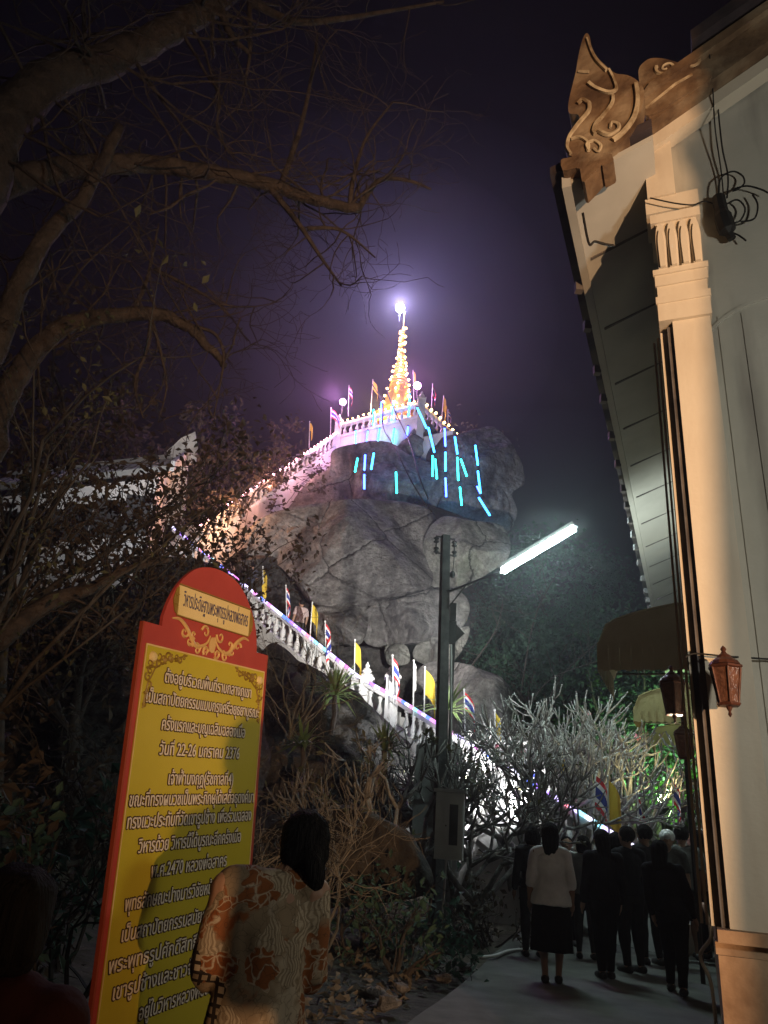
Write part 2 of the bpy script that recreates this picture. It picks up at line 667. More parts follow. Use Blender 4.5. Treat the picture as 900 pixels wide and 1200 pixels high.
def fl(px, py, out=0.0):                               # same point in facade coordinates (along, height)
    p = fc(px, py, out) - B0
    return p.dot(BE), p.z


def FB(a, out, z):                                     # facade coordinates to the world
    return B0 + BE * a - BD * out + UP * z


def fbox(mb, a0, a1, o0, o1, z0, z1):                  # box in facade coordinates; o = metres out of the facade plane
    mb.obox(FB(a0, o0, z0), BE * (a1 - a0), -BD * (o1 - o0), UP * (z1 - z0))


def build_hall():
    t = thing('temple_hall', 'cream temple hall corner with pilaster, carved eave ends and white boarded eaves at the path', 'building', B0)
    z = lambda px, py, o=0.0: fl(px, py, o)[1]
    # gable wall: up to the sloping bargeboard
    pA = fl(757, 140, 0)
    pB = fl(832, 100, 0)
    pC = fl(905, 50, 0)
    slope = (pC[1] - pB[1]) / (pC[0] - pB[0])
    top0 = pB[1] - slope * pB[0]
    mb = MB()
    aR = 5.5
    mb.prism([FB(0.02, 0, 0), FB(aR, 0, 0), FB(aR, 0, top0 + slope * aR), FB(0.02, 0, top0)], BD * 0.35)
    mb.build('wall', M['greywall'], t)
    mb = MB()
    mb.obox(FB(0.06, -0.36, 0), BE * 0.3, BD * HALL_BACK, UP * (top0 - 0.3))
    mb.build('side_wall', M['greywall'], t)
    # pilaster with neck mouldings
    w = fl(836, 400, 0.12)[0]
    mb = MB()
    zcap = z(800, 372, 0.12)
    zpl = z(840, 1087, 0.12)
    fbox(mb, 0.07, w, 0.0, 0.12, zpl, zcap)
    p = mb.build('pilaster', M['cream'], t)
    mb = MB()                                          # dark mouldings running up the corner edge
    for k, (a, o) in enumerate(((0.0, 0.03), (-0.03, -0.03), (-0.055, -0.1))):
        fbox(mb, a + 0.03, a + 0.075, o - 0.12, o + 0.055, zpl, zcap - 0.04)
    mb.build('corner_moulding', M['moulding'], t)
    mb = MB()
    for k in range(3):
        fbox(mb, -0.02 - k * 0.028, -0.005 - k * 0.028, -0.12 - k * .05, 0.04 - k * 0.055, zpl, zcap - 0.05)
    mb.build('corner_fillet', M['cream'], t)
    # capital: bands, a row of upright petals, abacus
    mb = MB()
    def band(y0, y1, ex, o):
        fbox(mb, -0.01 - ex, w + ex, -0.3, 0.12 + o, z(800, y1, .15), z(800, y0, .15))
    band(352, 372, 0.012, 0.03)
    band(344, 352, 0.02, 0.04)
    band(330, 344, 0.005, 0.015)
    band(318, 330, 0.015, 0.03)
    band(312, 318, 0.025, 0.045)
    band(256, 312, -0.02, 0.02)
    band(246, 256, 0.012, 0.04)
    zt, zb = z(800, 258, .15), z(800, 312, .15)
    n = 4
    for k in range(n):
        a0 = -0.0 + (w + 0.0) * k / n
        aw = w / n
        outline = []
        for s in range(13):
            q = PI * s / 12
            outline.append((a0 + aw / 2 - math.cos(q) * aw * 0.46, zb + (zt - zb) * (0.55 + 0.43 * math.sin(q))))
        pts = [(a0 + aw * 0.12, zb)] + outline + [(a0 + aw * 0.88, zb)]
        mb.prism([FB(a, 0.14, zz) for a, zz in pts], -BD * 0.035)
        mb.prism([FB(a0 + aw / 2 + (a - a0 - aw / 2) * 0.6, 0.175, zb + (zz - zb) * 0.82) for a, zz in pts], -BD * 0.02)
    mb.build('capital', M['cream'], t)
    # block above the capital and the carved panel on it
    a0, a1 = fl(756, 200, .1)[0], fl(788, 190, .1)[0]
    z0, z1 = z(775, 246, .1), z(770, 128, .1)
    mb = MB()
    fbox(mb, a0, a1, -0.25, 0.10, z0 + 0.15, z1)
    fbox(mb, a0 - 0.02, w + 0.02, -0.25, 0.08, z0, z0 + 0.16)
    mb.build('impost_block', M['cream'], t)
    mb = MB()
    zz = z(770, 165, .1)
    fbox(mb, a0 - 0.004, a1 + 0.004, 0.0, 0.115, zz, z1 - 0.02)
    def swirl(mb, ca, cz, r_, o, turns=1.3, thick=0.016, sgn=1, ph=0.0):
        pts = []
        for k in range(26):
            s = k / 25
            q = ph + sgn * turns * 2 * PI * s
            rr = r_ * (1 - 0.86 * s)
            pts.append(FB(ca + math.cos(q) * rr, o, cz + math.sin(q) * rr))
        mb.tube(pts, [thick * (1.1 - 0.6 * k / 25) for k in range(26)], 5)
    swirl(mb, (a0 + a1) / 2 - .03, (zz + z1) / 2, 0.06, 0.118)
    swirl(mb, (a0 + a1) / 2 + .04, (zz + z1) / 2 + .03, 0.045, 0.118, sgn=-1)
    mb.build('carved_panel', M['brownrelief'], t)
    # plinth
    mb = MB()
    fbox(mb, 0.0, aR, 0.0, 0.2, 0, zpl - 0.12)
    fbox(mb, -0.01, aR, 0.0, 0.17, zpl - 0.12, zpl - 0.06)
    fbox(mb, 0.005, aR, 0.0, 0.24, zpl - 0.06, zpl)
    fbox(mb, -0.02, aR, 0.0, 0.27, 0, 0.3)
    fbox(mb, 0.0, 0.06, -HALL_BACK, 0.0, 0, zpl)
    mb.build('plinth', M['plinth'], t)
    # shallow vertical mouldings of the wall panel right of the pilaster
    mb = MB()
    for k, (px, wd_) in enumerate(((850, .07), (880, .09))):
        a = fl(px, 450, 0)[0]
        fbox(mb, a, a + wd_, 0, 0.007, zpl, z(880, 365))
    mb.build('wall_moulding', M['greywall'], t)
    # an arched line in the wall
    mb = MB()
    ca, cz = fl(930, 420, 0)
    mb.tube([FB(ca + math.cos(q) * 0.62, 0.0, cz + math.sin(q) * 0.55) for q in [R(95 + k * 6) for k in range(15)]], 0.02, 5)
    mb.build('wall_arch', M['greywall'], t)
    # bargeboard climbing to the right, with its carved lower end
    d2 = Vector((1, slope)).normalized()
    def rake(a, dz):                                   # point on the rake line, dz above it
        return (a, top0 + slope * a + dz)
    mb = MB()
    aS = fl(757, 130, .3)[0]
    pts = [rake(aS, -0.28), rake(aR, -0.22), rake(aR, 0.02), rake(aS + 0.1, 0.0)]
    mb.prism([FB(a, 0.02, q) for a, q in pts], -BD * 0.26)
    pts = [rake(aS - .05, 0.0), rake(aR, 0.02), rake(aR, 0.10), rake(aS + 0.05, 0.10)]
    mb.prism([FB(a, 0.0, q) for a, q in pts], -BD * 0.34)
    mb.build('bargeboard', M['brownrelief'], t)
    mb = MB()                                          # the eave board under it, plastered
    pts = [rake(aS + .02, -0.42), rake(aR, -0.32), rake(aR, -0.225), rake(aS + .0, -0.285)]
    mb.prism([FB(a, 0.02, q) for a, q in pts], -BD * 0.13)
    mb.build('rake_moulding', M['cream'], t)
    Z8 = lambda x, y: (640 + x * 0.24444, 20 + y * 0.24444)
    def outline(mb, pix, o, thick, per=4):
        pts = smooth_path([fc(*Z8(*q), o) for q in pix], per, closed=True)
        mb.prism(pts, BD * thick)
        return pts
    mb = MB()
    pts = outline(mb, [(443, 255), (462, 222), (500, 198), (560, 198), (620, 214), (680, 236), (740, 250), (785, 245), (785, 300), (640, 385),
                       (560, 440), (475, 470), (462, 400), (448, 320)], 0.30, 0.2)
    body = mb.build('carved_rake_end', M['brownrelief'], t)
    mb = MB()
    ca, cz = fl(*Z8(575, 245), .3)
    swirl(mb, ca, cz, 0.085, 0.305, 1.4, 0.016, 1, 2.6)
    swirl(mb, ca + .2, cz - .02, 0.06, 0.305, 1.2, 0.013, -1, 0.6)
    mb.tube([fc(*Z8(x, y), .305) for x, y in ((470, 440), (540, 385), (620, 320), (700, 275))], .012, 5)
    mb.build('scrollwork', M['relief_edge'], body)
    mb = MB()
    a0_, z0_ = fl(*Z8(700, 245), .1)
    a1_ = a0_ + 5
    pts = [(a0_, z0_), (a1_, z0_ + slope * 5.0), (a1_, z0_ + slope * 5.0 + .35), (a0_ - .0, z0_ + .12)]
    mb.prism([FB(a, 0.36, q) for a, q in pts], BD * HALL_BACK)
    mb.build('main_roof', M['roof'], t)

    # lower eave along the side: a boarded soffit rising to the wall, fascia, tiles on top
    OUT = 0.45
    e0 = onplane(684, 300, B0 - BD * OUT, BD) - B0      # front end of the eave edge
    aE, zE = e0.dot(BE), None
    # height of the eave edge from the far pixel of the same edge
    edge = onplane(668, 215, B0 - BD * OUT, BD) - B0
    aE, zE = edge.dot(BE), edge.z
    rise = 0.42
    zW = zE + rise * (0.02 - aE)
    mb = MB()
    L_ = HALL_BACK + OUT
    mb.prism([FB(aE, OUT, zE), FB(0.05, OUT, zW), FB(0.05, OUT, zW + .05), FB(aE, OUT, zE + .05)], BD * L_)
    sof = mb.build('eave_soffit', M['soffit'], t)
    yy = 0.9
    while yy < L_:
        mb = MB()
        mb.obox(FB(aE + .05, OUT - yy, zE - 0.012 + rise * .05), BE * (-aE - .02) + UP * (rise * (-aE - .02)), BD * 0.03, UP * 0.014)
        yy += 1.05
        mb.build('soffit_joint', M['moulding'], sof)
    mb = MB()
    mb.obox(FB(aE - .06, OUT + .02, zE - .05), BE * .07, BD * L_, UP * .22)
    mb.build('fascia', M['soffit'], t)
    mb = MB()
    mb.prism([FB(aE - .15, OUT + .03, zE + .19), FB(0.05, OUT + .03, zW + .19), FB(0.05, OUT + .03, zW + .1), FB(aE - .15, OUT + .03, zE + .1)], BD * L_)
    mb.build('eave_roof', M['roof'], t)
    # tile ends hanging below the edge
    yy = 1.2
    rnd = random.Random(4)
    while yy < L_:
        mb = MB()
        mb.box(FB(aE - .1, OUT - yy, zE - 0.04), (.07, .07, .1))
        yy += rnd.choice((.6, .8, .9))
        mb.build('gutter_bracket', M['moulding'], t)
    # carved naga eave end
    fin = MB()
    OF = OUT + .06
    fp = [(190, 78), (170, 120), (152, 200), (142, 262), (120, 350), (106, 420), (112, 462), (150, 466), (160, 488), (140, 522), (104, 562), (88, 615),
          (102, 655), (150, 672), (240, 660), (320, 640), (360, 602), (405, 555), (442, 490), (462, 420), (470, 352), (438, 305), (390, 278),
          (335, 270), (292, 238), (245, 192), (218, 140), (208, 90)]
    outline(fin, fp, OF, 0.16, 3)
    fb = fin.build('carved_eave_end', M['brownrelief'], t)
    mb = MB()
    OR = OF + .012
    def strip(pix, r0, r1):
        pts = smooth_path([fc(*Z8(*q), OR) for q in pix], 5)
        n = len(pts)
        mb.tube(pts, [r0 + (r1 - r0) * i / (n - 1) for i in range(n)], 5)
    strip([(205, 410), (205, 445), (180, 480), (150, 515), (112, 570), (100, 620), (118, 655)], .02, .015)
    strip([(150, 415), (175, 395), (200, 408)], .016, .02)
    strip([(320, 375), (318, 405), (298, 440), (265, 480), (238, 510), (226, 545), (235, 560)], .016, .018)
    strip([(300, 250), (325, 300), (335, 345), (300, 360), (240, 340), (205, 315)], .014, .02)
    strip([(430, 320), (438, 400), (420, 480), (370, 550), (320, 590)], .022, .022)
    strip([(250, 545), (300, 565), (345, 540), (345, 512), (315, 505), (308, 530)], .02, .012)
    strip([(120, 585), (160, 575), (200, 600), (200, 640)], .014, .014)
    strip([(205, 640), (195, 610), (230, 592), (262, 615), (250, 645), (228, 630)], .016, .01)
    strip([(155, 260), (180, 262), (205, 262)], .01, .014)
    strip([(195, 100), (215, 160), (240, 205), (290, 255)], .01, .016)
    mb.build('scrollwork', M['relief_edge'], fb)
    mb = MB()
    outline(mb, [(70, 685), (100, 675), (160, 662), (290, 650), (318, 668), (318, 690), (270, 715), (262, 708), (185, 790), (168, 770), (160, 725), (120, 728), (80, 735)], OF + .04, 0.22, 2)
    mb.build('carved_console', M['brownrelief'], t)
    return t, aE, zE, rise


HALL, EAVE_A, EAVE_Z, EAVE_RISE = build_hall()


def side_point(px, py, proud):                          # pixel on a plane `proud` metres left of the side wall
    return onplane(px, py, B0 - BE * proud, BE)


def build_awning(label, px0, ytop, ybot, proud, mat, drop):
    # a sheet roof on the side wall: sloping top, scalloped valance on its outer edge
    pe = onplane(px0, ybot, B0 - BE * proud, BE)
    dist = (pe - B0).dot(BD)
    ztop = atz(px0 + 60, ytop, 3)                       # only its direction is used
    r_ = ray(px0 + 55, ytop)
    zt = EYE + r_.z * (dist + (B0 - CAM).dot(BD)) / r_.dot(BD)
    ze = pe.z
    wd_ = 2.0
    def W(a, d, z):
        return B0 + BE * a + BD * d + UP * z
    t = thing('window_awning', label, 'awning', W(-proud / 2, dist + wd_ / 2, ze), 'window awnings along the hall')
    mb = MB()
    n = 10
    zv = ze + drop
    prof = [(-proud + (proud) * k / n, zv + (zt - zv) * (k / n) ** 0.3) for k in range(n + 1)]
    pts = [(a, z) for a, z in prof]
    top = [W(a, dist, z) for a, z in pts]
    low = [W(a + .002, dist, z - .02) for a, z in reversed(pts)]
    mb.prism(top + low, BD * wd_)
    mb.build('canopy', mat, t)
    mb = MB()
    m_ = 16
    for k in range(m_):                                 # front valance (faces the camera): corrugated strips
        a0 = -proud + proud * k / m_
        mb.obox(W(a0, dist - .004 - .03 * (k % 2), ze - .02 * (k % 2)), BE * (proud / m_), BD * .006, UP * (drop + .03))
    for k in range(20):
        mb.obox(W(-proud - .006 - .012 * (k % 2), dist + wd_ * k / 20, ze), BE * .006, BD * (wd_ / 20), UP * drop)
    mb.build('valance', mat, t)
    mb = MB()                                           # closed cheek between valance and canopy
    mb.prism([W(a, dist + .03, z - .02) for a, z in pts] + [W(0, dist + .03, zv), W(-proud, dist + .03, zv - .005)], BD * .01)
    mb.build('cheek', mat, t)
    mb = MB()
    for d_ in (.2, wd_ - .2):
        mb.tube([W(0.05, dist + d_, zv + .02), W(-proud + .05, dist + d_, zv + .02)], .015, 6)
    mb.build('bracket', M['darkmetal'], t)
    return t


build_awning('large dull brown awning nearest the white boarded eaves', 701, 706, 785, 1.02, M['awning'], .3)
build_awning('olive awning between the large brown awning and the bright yellow one', 743, 800, 845, 1.02, M['awning_o'], .22)
build_awning('bright yellow awning just under the olive awning', 763, 846, 873, 1.02, M['awning_y'], .22)
build_awning('smallest awning, lowest of the stack and last on the hall', 777, 873, 893, .98, M['awning_y'], .22)


def build_lantern(label, c, size, axis_in):
    """hexagonal copper wall lantern; c = centre of its body"""
    t = thing('wall_lantern', label, 'lantern', c, 'copper lanterns on the hall')
    h = size
    r1, r0 = h * .40, h * .25
    def P(prof, n=6, ph=0.25):
        mb = MB()
        mb.lathe([(r_, z_) for r_, z_ in prof], n, c, ph)
        return mb
    P([(r0 * .93, -h * .5), (r1 * .93, h * .45)]).build('glass', M['lampglass'], t)
    mb = MB()
    for k in range(6):
        q = 2 * PI * k / 6 + .25
        a = Vector((math.cos(q), math.sin(q), 0))
        mb.tube([c + a * r0 + UP * (-h * .5), c + a * r1 + UP * (h * .46)], h * .028, 5)
    mb.lathe([(r0 * 1.1, -h * .54), (r0 * 1.22, -h * .5), (r0 * 1.22, -h * .47), (r0, -h * .45)], 6, c, .25)
    mb.lathe([(r1 * .98, h * .42), (r1 * 1.12, h * .45), (r1 * 1.12, h * .5), (r1 * .9, h * .53)], 6, c, .25)
    mb.build('cage', M['copper'], t)
    mb = MB()
    mb.lathe([(r1 * 1.02, h * .52), (r1 * .86, h * .62), (r1 * .58, h * .7), (r1 * .5, h * .72), (r1 * .42, h * .78), (r1 * .2, h * .84), (r1 * .12, h * .9),
              (r1 * .2, h * .95), (r1 * .14, h * 1.0), (.002, h * 1.05)], 12, c, .25)
    mb.build('cap', M['copper'], t)
    mb = MB()
    mb.lathe([(.002, -h * .82), (h * .05, -h * .75), (h * .03, -h * .68), (h * .06, -h * .62), (h * .09, -h * .56), (r0 * .8, -h * .54)], 10, c)
    mb.build('drop_finial', M['copper'], t)
    mb = MB()
    mb.lathe([(.01, -h * .3), (h * .07, -h * .15), (h * .09, h * .05), (h * .06, h * .2), (.01, h * .3)], 8, c)
    w = Vector(axis_in)
    mb.build('bulb', M['clearglass'], t)
    mb = MB()
    mb.tube(smooth_path([c + UP * h * .3 + w * (r1 * 1.0), c + UP * h * .3 + w * (r1 * 1.0 + .05), c + UP * h * .12 + w * .2], 4), h * .035, 6)
    mb.obox(c + w * .19 - UP * h * .4 - w.cross(UP) * .04, w * .03, w.cross(UP) * .08, UP * h * .8)
    mb.build('bracket', M['copper'], t)
    return t


lc = onplane(852, 803, B0 - BD * .33, BD)
LANT = build_lantern('copper red lantern with clear bulb on the lit cream pilaster', lc, 0.215, BD)
lc2 = at(789, 818, 6.0)
build_lantern('dark copper lantern with sparkling glass beside the olive awning', lc2, 0.23, BE)
lc3 = at(802, 874, 8.2)
build_lantern('small black looking lantern below the yellow awning', lc3, 0.23, BE)


def cable(name, label, pts, r_, mat, sm=8, cat='cable', group=None):
    mb = MB()
    mb.tube(smooth_path(pts, sm), r_, 6)
    return tag(mb.build(name, mat, smooth=True), label, cat, group)


cable('cable', 'thin black cable strung across the pilaster above the copper lantern',
      [fc(803, 770, .2), fc(815, 766, .2), fc(850, 769, .19), fc(880, 771, .06), fc(940, 775, .05)], .006, M['black'])
cable('cable', 'pair of long black wires hanging down the upper wall into a tangle',
      [fc(831, 60, .30), fc(835, 100, .2), fc(838, 150, .12), fc(845, 200, .06), fc(848, 232, .05)], .006, M['black'])
t = thing('wire_tangle', 'black tangle of loose wires with a hanging dark box on the upper wall', 'wires', fc(850, 250, .05))
mb = MB()
rnd = random.Random(2)
mb.tube(smooth_path([fc(842, 232, .06), fc(846, 250, .08), fc(851, 266, .08), fc(858, 280, .06)], 4), [.05] * 5 + [.065] * 5 + [.03] * 3, 8)
mb.build('junction_box', M['black'], t)
for path in ([(842, 234), (844, 210), (858, 201), (870, 206), (872, 215), (864, 222), (858, 224)], [(858, 222), (875, 218), (892, 222), (900, 226)],
             [(850, 240), (864, 234), (873, 244), (868, 258), (858, 262)], [(868, 260), (884, 256), (888, 240), (882, 228)], [(856, 272), (866, 276), (874, 282)],
             [(836, 60), (840, 110), (846, 170), (853, 205), (852, 232)]):
    mb = MB()
    mb.tube(smooth_path([fc(x, y, .06 + .03 * rnd.random()) for x, y in path], 5), .007, 5)
    mb.build('wire', M['black'], t)
cable('cable', 'dark wire with loops fixed along the front end of the eave',
      [fc(683, 250, .52), fc(690, 285, .52), fc(697, 283, .52), fc(708, 286, .5), fc(720, 288, .48)], .01, M['black'])
cable('cable', 'bent light cable running down the foot of the hall corner', [FB(-.06, -.9, 1.14), FB(-.02, -.75, .98), FB(-.1, -.8, .85), FB(-.05, -.7, .72), FB(-.04, -.6, .45), FB(-.03, -.6, .1)], .012, M['greywall'], 5)
cable('cable', 'thin wire crossing the plaster above the capital', [fc(762, 232, .16), fc(790, 238, .16), fc(812, 240, .14), fc(826, 236, .05), fc(845, 242, .04)], .006, M['black'])
# ================================================================== THE ROCK
def boulder(label, outline, dist, thick, mat, seed, amp=0.3, tilt=0.0, rings=46, flat=0.55, facets=6):
    pts = smooth_path([Vector((x, y, 0)) for x, y in outline], 12, closed=True)
    n = 150
    ln = [0]
    for i in range(len(pts)):
        ln.append(ln[-1] + (pts[(i + 1) % len(pts)] - pts[i]).length)
    res = []
    j = 0
    for k in range(n):
        s = ln[-1] * k / n
        while ln[j + 1] < s:
            j += 1
        q = (s - ln[j]) / max(1e-6, ln[j + 1] - ln[j])
        res.append(pts[j].lerp(pts[(j + 1) % len(pts)], q))
    ymid = sum(p.y for p in res) / n
    W = [at(p.x, p.y, dist + tilt * (ymid - p.y) / 100) for p in res]
    c = sum(W, Vector()) / n
    v = (c - CAM)
    v.normalize()
    rnd = random.Random(seed)
    fac = []
    for _ in range(facets):
        d = Vector((rnd.uniform(-1, 1), rnd.uniform(-1, 1), rnd.uniform(.5, 1))).normalized()
        fac.append((d, rnd.uniform(.5, .8)))
    mb = MB()
    off = Vector((seed * 3.1, seed * 1.7, seed))
    side = v.cross(UP).normalized()
    vert = side.cross(v)
    rr = sum((p - c).length for p in W) / n
    allp = []
    for half in (0, 1):
        for i in range(rings if half == 0 else rings // 2):
            m_ = rings if half == 0 else rings // 2
            th = PI / 2 * (i / m_) if half == 0 else PI / 2 * (1 - i / m_)
            s = math.sin(th) ** flat if th > 0 else 0.0
            dep = math.cos(th) ** 0.75 if th < PI / 2 else 0.0
            for k in range(n):
                o = W[k] - c
                p = o * s
                dd = -dep if half == 0 else dep
                loc = Vector((p.dot(side) / rr, p.dot(vert) / rr, dd if half == 0 else -dd))
                if half == 0:
                    for d, cut in fac:               # a few flat broken faces
                        lim = max(.12 * dep, (cut - loc.x * d.x - loc.y * d.y) / d.z)
                        if -dd > lim:
                            dd = -lim
                q = c + p + v * (dd * thick)
                allp.append((q, s))
    vs = []
    for q, s in allp:
        nz = noise.fractal(q * 0.55 + off, 1.0, 2.0, 6) * amp
        nz += (noise.ridged_multi_fractal(q * 0.35 + off, 1.0, 2.0, 4, 1.0, 2.0) - 1.0) * amp * 0.5
        vd = noise.voronoi(q * 0.42 + off + Vector((noise.noise(q * .8), noise.noise(q * .8 + off), 0)) * .5)[0]
        nz -= max(0, 1 - (vd[1] - vd[0]) / .10) * .14 * max(0, min(1, .5 + 2.2 * noise.noise(q * .3 - off)))
        nz += (noise.cell(q * .7 + off) - .5) * amp * .25
        dr = (q - c)
        dr = dr.normalized() if dr.length > 1e-6 else -v
        vs.append(q + dr * nz * (0.35 if s > 0.93 else 1.0))
    R_ = rings + rings // 2
    order = list(range(rings)) + list(range(rings, R_))
    # rows run from the front pole over the rim (second half starts at the rim) to the back
    fs = []
    for i in range(R_ - 1):
        for k in range(n):
            k2 = (k + 1) % n
            fs.append((i * n + k, i * n + k2, (i + 1) * n + k2, (i + 1) * n + k))
    fs.append(tuple((R_ - 1) * n + k for k in range(n)))
    mb.add(vs, fs)
    o = mb.build('boulder', mat, smooth=True)
    bm = bmesh.new()
    bm.from_mesh(o.data)
    bmesh.ops.remove_doubles(bm, verts=bm.verts, dist=0.004)
    bmesh.ops.recalc_face_normals(bm, faces=bm.faces)
    bm.to_mesh(o.data)
    bm.free()
    return tag(o, label, 'boulder')


boulder('large grey boulder at the top right of the rock pile, hung with blue tubes', [(502, 535), (515, 515), (542, 508), (575, 499), (593, 512), (606, 536), (615, 566), (601, 578),
        (606, 602), (592, 622), (560, 612), (528, 598), (505, 565)], 31.5, 2.6, M['rock'], 3, .25)
boulder('small pale boulder wedged under the right end of the white terrace wall', [(462, 530), (480, 508), (496, 491), (510, 503), (522, 526), (524, 548), (500, 562), (474, 555)], 32.2, 1.2, M['rock_pale'], 5, .12)
boulder('wide dark overhanging slab directly below the white terrace wall', [(386, 548), (390, 528), (415, 520), (452, 517), (478, 532), (506, 543), (545, 566), (572, 592), (580, 616), (545, 607), (500, 592),
        (450, 590), (415, 590), (370, 600), (330, 612), (345, 585), (365, 560)], 31.2, 2.2, M['rock'], 7, .16)
boulder('largest boulder of the pile, its broad cracked face in the middle', [(283, 648), (296, 614), (335, 596), (395, 588), (455, 586), (500, 596), (516, 625), (508, 660), (500, 690), (465, 703),
        (420, 710), (372, 710), (352, 690), (330, 664), (305, 655)], 27.6, 3.0, M['rock'], 11, .16, tilt=.3, facets=5)
boulder('pale smooth boulder on the right of the cracked face, behind the utility pole', [(500, 625), (520, 606), (552, 610), (585, 614), (598, 632), (594, 655), (572, 672), (540, 692), (512, 700), (497, 690), (496, 660)],
        27.2, 1.8, M['rock_pale'], 13, .14, tilt=.8)
boulder('broad flat boulder under the cracked face, with a dark crack on its left', [(432, 712), (470, 700), (510, 690), (538, 694), (550, 714), (538, 740), (508, 752), (470, 757), (434, 757), (424, 738)], 25.8, 1.8, M['rock'], 17, .15)
boulder('blocky boulder left of the dark crack under the cracked face', [(368, 712), (395, 706), (428, 708), (432, 725), (424, 752), (395, 757), (376, 755), (366, 735)], 25.9, 1.6, M['rock'], 19, .14)
boulder('small angular stone in the dark hollow above the stair posts', [(452, 757), (476, 756), (479, 776), (456, 779)], 24.6, .5, M['rock_pale'], 23, .08)
boulder('twisted pale boulder beside the pole, above the round lower boulder', [(486, 772), (488, 756), (512, 744), (530, 738), (551, 734), (546, 756), (532, 772), (508, 780)], 24.6, 1.0, M['rock_pale'], 29, .14)
boulder('round lower right boulder behind the utility pole and bare shrubs', [(484, 800), (498, 776), (535, 776), (566, 786), (590, 797), (600, 822), (594, 862), (560, 880), (510, 880), (484, 850)], 22.0, 1.7, M['rock'], 31, .16)
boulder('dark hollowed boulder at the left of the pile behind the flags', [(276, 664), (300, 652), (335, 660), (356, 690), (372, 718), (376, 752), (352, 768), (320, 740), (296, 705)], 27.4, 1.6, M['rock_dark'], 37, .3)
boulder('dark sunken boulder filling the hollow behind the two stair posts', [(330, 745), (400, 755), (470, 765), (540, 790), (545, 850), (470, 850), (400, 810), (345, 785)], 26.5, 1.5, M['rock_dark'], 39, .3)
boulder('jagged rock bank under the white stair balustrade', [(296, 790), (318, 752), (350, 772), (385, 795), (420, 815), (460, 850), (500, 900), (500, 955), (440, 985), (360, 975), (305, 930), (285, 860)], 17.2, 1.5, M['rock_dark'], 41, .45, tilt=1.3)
boulder('dark earthy mound behind the batik shirt, before the rock bank', [(296, 1010), (315, 970), (355, 950), (410, 945), (455, 962), (488, 990), (494, 1050), (300, 1060)], 12.2, .9, M['mound'], 44, .12)
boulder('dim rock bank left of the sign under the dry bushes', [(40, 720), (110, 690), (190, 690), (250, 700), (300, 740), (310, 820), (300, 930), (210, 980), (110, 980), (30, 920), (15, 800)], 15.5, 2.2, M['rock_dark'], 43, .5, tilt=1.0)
boulder('pale rock seen below the upper stair behind the sign top', [(130, 700), (170, 672), (215, 655), (262, 668), (285, 700), (270, 740), (190, 760), (140, 740)], 22.5, 1.6, M['rock'], 47, .35, tilt=.6)


# ================================================================== STAIRS, TERRACE, STUPA
def baluster_mesh(h, r_, name='baluster', n=8):
    mb = MB()
    mb.lathe([(r_ * .9, 0), (r_ * .9, h * .08), (r_ * .5, h * .12), (r_ * .75, h * .2), (r_, h * .32), (r_ * .8, h * .46), (r_ * .42, h * .62), (r_ * .38, h * .74),
              (r_ * .62, h * .8), (r_ * .45, h * .86), (r_ * .85, h * .92), (r_ * .85, h)], n)
    return mb.mesh(name, M['white'], True)


BALU = baluster_mesh(0.58, 0.095)
BALU_SMALL = baluster_mesh(0.56, 0.10, n=7)


def newel(label_parent, p, h, w=.28, top=True, name='newel_post'):
    mb = MB()
    mb.box(p + UP * (h / 2 - .6), (w, w, h + 1.2))
    mb.box(p + UP * (h + .03), (w * 1.28, w * 1.28, .06))
    mb.box(p + UP * (h * .72), (w * 1.1, w * 1.1, .05))
    if top:
        mb.lathe([(w * .52, h + .06), (w * .62, h + .1), (w * .5, h + .17), (w * .3, h + .2), (w * .42, h + .26), (w * .26, h + .33), (w * .14, h + .36), (w * .2, h + .41), (.01, h + .52)], 10, (p.x, p.y, p.z))
    return mb.build(name, M['white'], label_parent)


def flight(name, label, A, B, step_gap, wall_drop, out, nsteps, width=1.9, posts=()):
    """A, B: ends of the handrail's top; out: horizontal direction towards the open side."""
    t = thing(name, label, 'stairway', (A.x, A.y, A.z - 1.0))
    d = B - A
    dh = Vector((d.x, d.y, 0))
    L = dh.length
    dn = dh.normalized()
    mb = MB()
    off = out * 0.11
    mb.obox(A - off - UP * .12, d, out * .22, UP * .12)
    mb.build('handrail', M['white'], t)
    mb = MB()
    mb.obox(A - out * .10 - UP * .86, d, out * .2, UP * .14)
    mb.build('bottom_rail', M['white'], t)
    mb = MB()
    mb.obox(A - out * .13 - UP * (.86 + wall_drop), d, out * .22, UP * wall_drop)
    mb.build('parapet', M['white'], t)
    mb = MB()
    for k in range(nsteps):
        p = A + d * (k / nsteps)
        mb.obox(Vector((p.x, p.y, p.z - 3.2)) - out * .14 + UP * 0, dn * (L / nsteps + .01), -out * width, UP * (3.2 - .92 + (d.z / nsteps)))
    mb.build('steps', M['white'], t)
    n = int(L / step_gap)
    for k in range(1, n):
        p = A + d * (k / n)
        o = bpy.data.objects.new('baluster', BALU)
        COL.objects.link(o)
        o.parent = t
        o.location = Vector((p.x, p.y, p.z - .71)) - t.location
    for s, h in posts:
        p = A + d * s
        newel(t, p - UP * 1.0, h)
    return t


